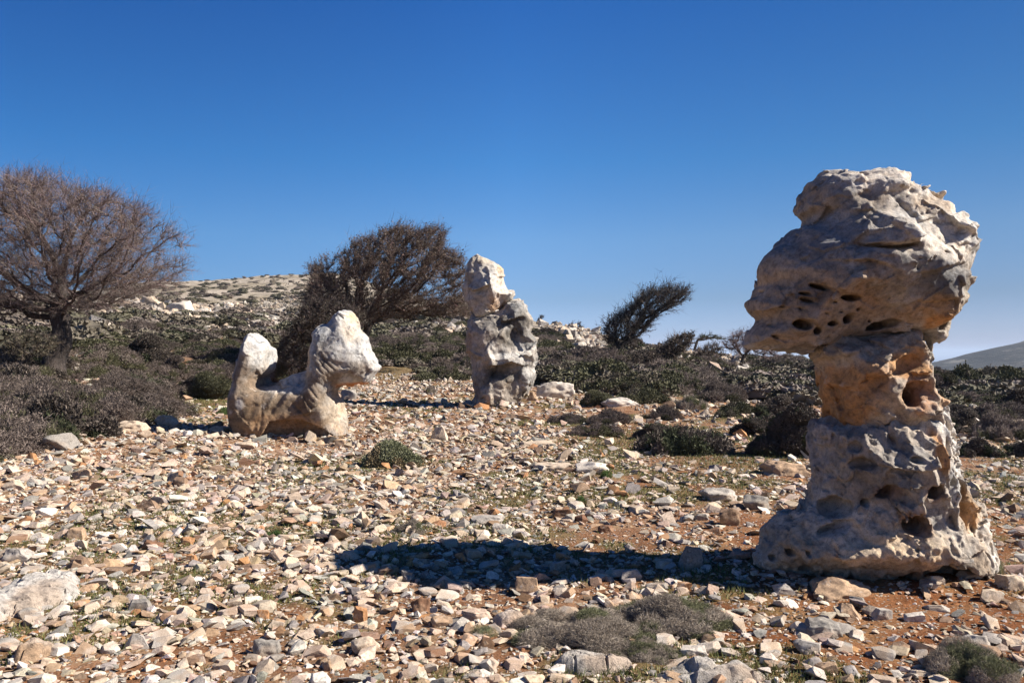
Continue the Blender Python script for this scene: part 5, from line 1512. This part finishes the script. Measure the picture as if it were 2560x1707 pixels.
def limb_mesh(N, par, R, sel, sides=6):
    """tapered limbs; every selected segment is a tube that starts inside its parent"""
    idx = np.where(sel & (par >= 0))[0]
    P0, P1 = N[par[idx]], N[idx]
    gp = np.where(par[par[idx]] >= 0, par[par[idx]], par[idx])
    D = P1 - P0; L = np.linalg.norm(D, axis=1)[:, None]; D = D / (L + 1e-9)
    Dp = P0 - N[gp]; lp = np.linalg.norm(Dp, axis=1)[:, None]; Dp = np.where(lp > 1e-6, Dp / (lp + 1e-9), D)
    main = R[idx] > .7 * R[par[idx]]
    D0 = np.where(main[:, None], D + Dp, D); D0 /= np.linalg.norm(D0, axis=1)[:, None]
    ref = np.array([[.31, .88, .36]])
    def ring(P, Dd, r):
        a = np.cross(Dd, ref); a /= np.linalg.norm(a, axis=1)[:, None]; b_ = np.cross(Dd, a)
        return [P + r[:, None] * (math.cos(k * 2 * math.pi / sides) * a + math.sin(k * 2 * math.pi / sides) * b_) for k in range(sides)]
    r0 = np.where(main, R[par[idx]], R[idx] * 1.15); r1 = R[idx]
    # end ring follows the main child so tubes meet
    Dn = D.copy()
    best = {}
    for i, k in enumerate(idx):
        p = par[k]
        if p not in best or R[k] > R[best[p]]: best[p] = k
    pos_of = {k: i for i, k in enumerate(idx)}
    for i, k in enumerate(idx):
        c_ = best.get(k)
        if c_ is not None and R[c_] > .7 * R[k]:
            v = D[i] + D[pos_of[c_]]; Dn[i] = v / (np.linalg.norm(v) + 1e-9)
    V = np.stack(ring(P0, D0, r0) + ring(P1 + D * 0.0, Dn, r1), 1).reshape(-1, 3)
    o = (np.arange(len(idx)) * sides * 2)[:, None]
    F = np.concatenate([np.concatenate([o + k, o + (k + 1) % sides, o + sides + (k + 1) % sides, o + sides + k], 1) for k in range(sides)])
    return V, F

def radii(N, par, tip, top, power=2.3):
    w = np.zeros(len(N)); ch = np.bincount(par[par >= 0], minlength=len(N))
    w[ch == 0] = 1
    for i in range(len(N) - 1, 0, -1):
        if w[i] == 0: w[i] = 1
        w[par[i]] += w[i]
    R = tip * w ** (1 / power)
    s_ = top / R[0]
    R = tip + (R - tip) * max(.2, (top - tip) / (R[0] - tip))
    return R, w

def tree(name, lab, d0, poly, trunk, thick, depth, natt, step, seed, col, ntw, tlen, trad, wind=(0, 0, 0), flutes=0.0, stems=None, dens=None, hollow=.0, leaf=0.0, sprays=2, yshape=.9):
    r = np.random.default_rng(seed)
    w = lambda u, v, d=0: np.array([(u - U0) / FPX * d0, d0 + d, CAMZ - (v - HZ) / FPX * d0])
    P = np.array([w(u, v)[[0, 2]] for u, v in poly])
    lo, hi = P.min(0), P.max(0)
    Q = np.stack([r.uniform(lo[0], hi[0], natt * 6), r.uniform(lo[1], hi[1], natt * 6)], 1)
    sd = poly_sd([tuple(p) for p in P], Q[:, 0:1], Q[:, 1:2])[:, 0]
    Rm = sd.max()
    ok = sd > 0
    Q, sd = Q[ok], sd[ok]
    half = depth * np.sqrt(np.clip(1 - (1 - np.clip(sd / Rm, 0, 1)) ** 2, 0, 1))
    y = r.uniform(-1, 1, len(Q)) * half
    shell = np.maximum(1 - sd / Rm, np.abs(y) / (depth + 1e-6))
    k = r.uniform(0, 1, len(Q)) < np.clip(.25 + shell ** 2, 0, 1)
    if hollow: k &= shell > hollow * r.uniform(0, 1, len(Q))
    lum = vnoise(np.stack([Q[:, 0], y, Q[:, 1]], 1) * (2.2 / max(1, Rm)), seed)
    k &= lum > (-.6 if dens is None else dens)
    A = np.stack([Q[:, 0], d0 + y, Q[:, 1]], 1)[k][:natt]
    line = [w(u, v, dd) for (u, v, dd) in trunk]
    fine = [line[0]]
    for a, b_ in zip(line[:-1], line[1:]):
        m = max(1, int(np.linalg.norm(b_ - a) / (step * .8)))
        for t in range(1, m + 1): fine.append(a + (b_ - a) * t / m)
    N, par = grow(fine, A, step, 1e9 if natt < 1 else max(hi[0] - lo[0], 3) * .5, step * 1.15, bias=wind)
    R, wgt = radii(N, par, trad * 1.6, thick)
    root = link(name, None, loc=tuple(line[0]))
    tag(root, lab, 'tree')
    off = line[0]
    nt_ = len(fine)
    big = R > thick * .22
    V, F = limb_mesh(N, par, R, big, 10)
    if flutes:
        for q in range(1):
            ax = np.array([np.interp(V[:, 2], [p[2] for p in fine], [p[0] for p in fine]), np.interp(V[:, 2], [p[2] for p in fine], [p[1] for p in fine])]).T
            low = V[:, 2] < fine[-1][2]
            an = np.arctan2(V[:, 1] - ax[:, 1], V[:, 0] - ax[:, 0])
            hgt = (V[:, 2] - fine[0][2])
            g_ = 1 + flutes * np.sin(an * 3 + hgt * 1.3) + .5 * flutes * np.sin(an * 5 - hgt * 2.1) + .55 * np.exp(-hgt / .35) + .25 * vnoise(V * 2.2, 4)
            V[low, 0] = ax[low, 0] + (V[low, 0] - ax[low, 0]) * g_[low]
            V[low, 1] = ax[low, 1] + (V[low, 1] - ax[low, 1]) * g_[low]
    link('trunk', mesh_np('trunk', V - off, F, None, True, M_BARK), root)
    V1, F1 = limb_mesh(N, par, R, ~big, 4)
    colr = np.array(col)
    C1 = np.tile(colr * .55, (len(V1), 1))
    F1 = np.concatenate([F1[:, [0, 1, 2]], F1[:, [0, 2, 3]]])
    # twigs spray from all thin limbs
    th = np.where((R < trad * 5.5) & (par >= 0))[0]
    src = np.repeat(th, ntw)
    n = len(src)
    t = r.uniform(0, 1, (n, 1))
    P0 = N[par[src]] + (N[src] - N[par[src]]) * t
    D = (N[src] - N[par[src]]) / step
    cen = np.array([A[:, 0].mean(), d0, line[-1][2]])
    outw = P0 - cen; outw /= np.linalg.norm(outw, axis=1)[:, None] + 1e-9
    Dt = D * .6 + outw * .5 + r.normal(0, .48, (n, 3)) + np.array(wind) * 1.2 + np.array([0, 0, .15]); Dt /= np.linalg.norm(Dt, axis=1)[:, None]
    ln = tlen * r.uniform(.4, 1.3, n) * (1 + .8 * (r.uniform(0, 1, n) > .96))
    tint = colr * r.uniform(.7, 1.5, (n, 1)) * (1 + r.normal(0, .05, (n, 3)))
    P1 = P0 + Dt * ln[:, None]
    parts = [(V1, F1, C1), cones(P0, P1, trad * r.uniform(.8, 1.3, n), tint)]
    for q in range(sprays):
        D3 = Dt + r.normal(0, .6, (n, 3)); D3 /= np.linalg.norm(D3, axis=1)[:, None]
        S0 = P0 + (P1 - P0) * r.uniform(.25, .95, (n, 1))
        parts.append(cones(S0, S0 + D3 * (ln * r.uniform(.25, .6, n))[:, None], trad * .7, tint * 1.1))
    if leaf:
        nl = n
        Dl = r.normal(0, 1, (nl, 3)); Dl /= np.linalg.norm(Dl, axis=1)[:, None]
        parts.append(leaves(P0 + (P1 - P0) * r.uniform(.2, 1, (n, 1)), Dl, leaf * r.uniform(.6, 1.3, nl), tint * .8, r))
    V, F, C = joinm(parts)
    link('crown', mesh_np('crown', V - off, F, C, False, M_TWIG), root)
    return root

TW = (.135, .101, .09)
tree('bare_tree', 'large leafless tree with a thick twisted trunk and wide round crown at the left', 20.5,
     [(-330, 620), (-230, 520), (-120, 465), (0, 468), (90, 448), (170, 452), (230, 478), (300, 496), (355, 530), (400, 560), (440, 595), (458, 635), (452, 680), (420, 705), (380, 722), (320, 742), (260, 770), (200, 780), (130, 790), (60, 775), (0, 790), (-100, 780), (-230, 760), (-320, 700)],
     [(128, 940, 0), (132, 905, 0), (146, 862, .05), (150, 830, .05), (145, 795, 0), (152, 762, 0), (160, 745, 0)], .22, 2.6, 5200, .17, 1, TW, 8, .44, .0044, flutes=.16, hollow=.2, sprays=4, dens=-.3)
tree('windswept_tree', 'big windswept tree with dense dark crown streaming right, behind the dog-shaped rock', 33,
     [(765, 830), (760, 760), (765, 700), (790, 668), (822, 640), (845, 650), (880, 612), (930, 598), (960, 578), (1010, 568), (1040, 582), (1085, 572), (1112, 592), (1105, 625), (1145, 640), (1165, 690), (1158, 740), (1166, 790), (1110, 795), (1040, 792), (980, 812), (900, 800), (840, 815), (800, 840)],
     [(880, 880, 0), (905, 850, 0), (915, 835, 0)], .20, 2.4, 4600, .22, 2, (.155, .112, .088), 11, .40, .0062, wind=(.24, 0, .08), sprays=5, hollow=.1, leaf=.08, dens=-.22)
tree('windswept_tree', 'dark dense tree leaning right at the lower left side of the big windswept tree', 29,
     [(690, 925), (697, 880), (715, 840), (745, 800), (762, 765), (800, 745), (850, 760), (900, 780), (905, 815), (860, 850), (800, 890), (750, 935)],
     [(765, 940, 0), (770, 900, 0), (780, 870, 0)], .12, 1.6, 2200, .2, 3, (.07, .055, .045), 9, .3, .008, wind=(.15, 0, .1), leaf=.08, sprays=4)
tree('windswept_tree', 'lone dark tree bent to the right against the sky on the right-hand slope', 38,
     [(1508, 850), (1508, 815), (1530, 795), (1565, 770), (1590, 745), (1620, 722), (1670, 718), (1712, 722), (1714, 745), (1690, 770), (1650, 785), (1625, 805), (1610, 835), (1580, 850), (1550, 870)],
     [(1530, 905, 0), (1545, 880, 0), (1555, 860, 0)], .15, 1.5, 1600, .24, 4, (.07, .055, .045), 9, .5, .009, wind=(.22, 0, .0), leaf=.08, sprays=4)
tree('windswept_tree', 'low dark tree swept to the right below the bent lone tree', 35,
     [(1560, 925), (1600, 900), (1640, 880), (1660, 858), (1700, 840), (1730, 838), (1718, 865), (1690, 890), (1650, 915), (1600, 935)],
     [(1640, 935, 0), (1650, 915, 0), (1655, 900, 0)], .09, 1.4, 1700, .2, 5, (.085, .065, .05), 11, .32, .010, wind=(.2, 0, .05), leaf=.10, sprays=4)
tree('windswept_tree', 'low dark streak-like tree left of and below the other swept one', 33,
     [(1490, 935), (1530, 915), (1580, 900), (1620, 885), (1640, 890), (1620, 915), (1570, 935), (1520, 945)],
     [(1560, 955, 0), (1570, 935, 0), (1575, 920, 0)], .08, 1.4, 1500, .2, 6, (.085, .065, .05), 11, .3, .010, wind=(.2, 0, .05), leaf=.10, sprays=4)
tree('windswept_tree', 'small bushy dark tree standing alone left of the pillar cap', 40,
     [(1725, 920), (1735, 885), (1760, 865), (1790, 858), (1802, 880), (1795, 900), (1770, 925)],
     [(1755, 935, 0), (1760, 920, 0), (1762, 905, 0)], .09, 1.0, 900, .2, 7, (.09, .07, .055), 8, .3, .011, wind=(.15, 0, .1), leaf=.06, sprays=3)
tree('windswept_tree', 'tiny flat-topped tree like an umbrella on the skyline', 58,
     [(1742, 850), (1750, 838), (1775, 834), (1800, 842), (1812, 851), (1790, 850), (1760, 845)],
     [(1735, 878, 0), (1740, 862, 0), (1744, 850, 0)], .10, .9, 350, .22, 8, (.07, .075, .05), 6, .25, .013, wind=(.3, 0, 0), leaf=.07, sprays=2)
tree('windswept_tree', 'round bare purple-brown tree on the ridge touching the pillar cap', 48,
     [(1806, 870), (1820, 845), (1850, 832), (1880, 835), (1910, 850), (1935, 870), (1945, 895), (1925, 905), (1890, 890), (1850, 885)],
     [(1855, 912, 0), (1856, 900, 0), (1858, 892, 0)], .10, 1.5, 1100, .25, 9, (.16, .11, .10), 6, .4, .011, wind=(.08, 0, .05), sprays=3)
tree('windswept_tree', 'tiny dark tree on the skyline just right of the standing rock', 88,
     [(1340, 800), (1345, 793), (1358, 789), (1360, 794), (1350, 802)], [(1342, 808, 0), (1344, 803, 0), (1346, 800, 0)], .08, .5, 120, .25, 10, (.06, .05, .04), 8, .3, .02, wind=(.3, 0, 0), leaf=.12, sprays=2)
tree('windswept_tree', 'small dark crouching tree on the skyline between the standing rock and the bent tree', 92,
     [(1412, 822), (1420, 815), (1435, 808), (1448, 808), (1455, 818), (1460, 824), (1430, 826)], [(1435, 829, 0), (1436, 825, 0), (1437, 822, 0)], .12, 1.0, 300, .3, 11, (.06, .05, .04), 8, .35, .022, wind=(.25, 0, 0), leaf=.14, sprays=2)
tree('gnarled_tree', 'small gnarled tree with crooked stems at the left foot of the bare tree', 19,
     [(30, 880), (40, 850), (70, 830), (110, 835), (130, 860), (120, 880), (90, 895), (50, 895)],
     [(60, 955, 0), (62, 930, 0), (50, 910, 0), (70, 895, 0)], .07, .7, 700, .13, 12, (.085, .07, .05), 7, .2, .006, leaf=.045, sprays=3)

# ------------------------------------------------------------------ the slopes behind: scree and a skin of scrub
def scatter_px(P, n, rng, dmax=400, ex=False):
    A = np.array(P); out = []
    t = 0
    while len(out) < n and t < n * 6:
        t += 1
        u, v = rng.uniform(A[:, 0].min(), A[:, 0].max()), rng.uniform(A[:, 1].min(), A[:, 1].max())
        if not in_poly(P, u, v) or (ex and any(in_poly(E, u, v) for E in EXR)): continue
        g = ground_at(u, v)
        if g and g[1] < dmax: out.append(g)
    return np.array(out)

rs_ = np.random.default_rng(8)
SCREE = [([(-40, 745), (330, 735), (480, 775), (420, 810), (200, 840), (-40, 840)], 4200, 1.0), ([(440, 775), (700, 745), (800, 760), (720, 830), (640, 850), (520, 830)], 4600, .8),
         ([(640, 700), (800, 700), (1180, 760), (1180, 800), (800, 790)], 1600, .7), ([(1340, 805), (1500, 830), (1540, 900), (1480, 920), (1400, 880)], 1500, 1.0),
         ([(1690, 880), (1860, 900), (1900, 960), (1780, 960), (1700, 930)], 1300, 1.0), ([(980, 820), (1170, 800), (1170, 830), (1000, 850)], 500, .8), ([(850, 940), (1180, 930), (1180, 985), (850, 990)], 900, .5),
         ([(1380, 940), (1900, 950), (1900, 1040), (1640, 1060), (1560, 1010), (1380, 1000)], 700, .7), ([(0, 890), (240, 870), (250, 950), (0, 960)], 350, .6)]
PP, SS = [], []
for P, n, k in SCREE:
    g = scatter_px(P, n, rs_)
    PP.append(g); SS.append(np.clip(np.minimum(g[:, 1], 60) * .0048 * np.exp(rs_.normal(0, .5, len(g))), .05, 1.2) * k)
PP, SS = np.concatenate(PP), np.concatenate(SS)
n = len(PP)
ci = rs_.choice([0, 1, 2, 8], n, p=[.35, .3, .25, .1])
cc = np.array([PAL[PN[k]] for k in ci]) * rs_.uniform(.6, .95, (n, 1)) * (1 - .3 * sstep(60, 140, PP[:, 1]))[:, None]
V, F, C = merge_copies(protosB, rs_.integers(0, 40, n), PP + np.array([0, 0, 1.0]) * (SS * .2)[:, None], rs_.uniform(0, 6.28, n), rs_.normal(0, .3, (n, 2)), np.stack([SS * .5, SS * .5, SS * .42], 1), cc)
tag(link('scree', mesh_np('scree', V, F, C, False, M_FAR)), 'white and grey scree on the slopes behind the standing rocks', 'scree', kind='stuff')

def low_mound(seed):
    r = np.random.default_rng(seed)
    Vs, Fs, o = [], [], 0
    V, F = ico(1)
    for j in range(4):
        c_ = r.uniform(-.55, .55, 3) * np.array([1, 1, .2]) + np.array([0, 0, .1])
        W = V * r.uniform(.3, .5) * np.array([1, 1, .7]) * (1 + .4 * fbm(V * 3.5 + j * 5, 2, seed))[:, None] + c_
        Vs.append(W); Fs.append(F + o); o += len(W)
    n_ = 330
    cs = np.array([v.mean(0) for v in Vs]); q = r.integers(0, 4, n_)
    d = r.normal(0, 1, (n_, 3)); d[:, 2] = np.abs(d[:, 2]); d /= np.linalg.norm(d, axis=1)[:, None]
    P = cs[q] + d * np.array([.48, .48, .36]); D = d + r.normal(0, .6, (n_, 3)) + np.array([.3, 0, .2]); D /= np.linalg.norm(D, axis=1)[:, None]
    Vl, Fl, _ = leaves(P - D * .1, D, r.uniform(.10, .24, n_), np.zeros((n_, 3)), r)
    Vs.append(Vl); Fs.append(Fl + o)
    return np.concatenate(Vs), np.concatenate(Fs)
LM = [low_mound(60 + k) for k in range(5)]
SCR = [([(-60, 740), (700, 700), (1180, 770), (1180, 850), (640, 860), (-60, 880)], 420, (.6, 1.6), 110), ([(380, 690), (700, 680), (1150, 740), (1330, 790), (900, 770), (380, 745)], 380, (.6, 1.8), 400),
       ([(0, 745), (380, 700), (380, 750), (0, 790)], 200, (.6, 1.4), 400), ([(1340, 830), (1520, 860), (1700, 890), (2040, 900), (2040, 1010), (1700, 980), (1340, 960)], 900, (.5, 1.2), 120), ([(2300, 940), (2650, 930), (2650, 1000), (2300, 1010)], 160, (.6, 1.3), 120),
       ([(850, 840), (1180, 830), (1180, 950), (850, 945)], 260, (.4, .9), 60)]
PP, SS = [], []
for P, n, (a, b_), dm in SCR:
    g = scatter_px(P, n, rs_, dm, True); PP.append(g); SS.append(rs_.uniform(a, b_, len(g)))
PP, SS = np.concatenate(PP), np.concatenate(SS)
n = len(PP)
tone = np.array([[.10, .092, .06], [.12, .098, .08], [.17, .14, .12], [.08, .074, .05], [.14, .12, .09]])
cc = tone[rs_.integers(0, 5, n)] * rs_.uniform(.75, 1.25, (n, 1))
V, F, C = merge_copies(LM, rs_.integers(0, 5, n), PP, rs_.uniform(0, 6.28, n), rs_.normal(0, .08, (n, 2)), np.stack([SS, SS, SS * rs_.uniform(.45, .8, n)], 1), cc)
C = C * (1 + .3 * vnoise(V * 3.3, 5) + rs_.uniform(-.3, .5, len(V)))[:, None]
tag(link('hillside_scrub', mesh_np('hillside_scrub', V, F, C, False, M_TWIG)), 'low dark scrub dotted over the far hillside', 'scrub', kind='stuff')

# ------------------------------------------------------------------ the sea air that turns the far hill blue
def haze():
    m = bpy.data.materials.new('sea_haze'); m.use_nodes = True
    t = m.node_tree
    for n in list(t.nodes):
        if n.type != 'OUTPUT_MATERIAL': t.nodes.remove(n)
    pv = t.nodes.new('ShaderNodeVolumePrincipled')
    pv.inputs['Color'].default_value = (.66, .80, 1, 1)
    pv.inputs['Density'].default_value = HAZE_DENSITY
    pv.inputs['Anisotropy'].default_value = 0.0
    t.links.new(pv.outputs[0], t.nodes['Material Output'].inputs['Volume'])
    lo, hi = np.array([-46000, -46000, -262.]), np.array([46000, 46000, 62.])
    V = np.array([[(lo, hi)[a][0], (lo, hi)[b][1], (lo, hi)[c][2]] for a in (0, 1) for b in (0, 1) for c in (0, 1)])
    F = np.array([[0, 1, 3, 2], [4, 6, 7, 5], [0, 4, 5, 1], [2, 3, 7, 6], [0, 2, 6, 4], [1, 5, 7, 3]])
    tag(link('haze', mesh_np('haze', V, F, None, False, m)), kind='stuff')
HAZE_DENSITY = .00011
haze()
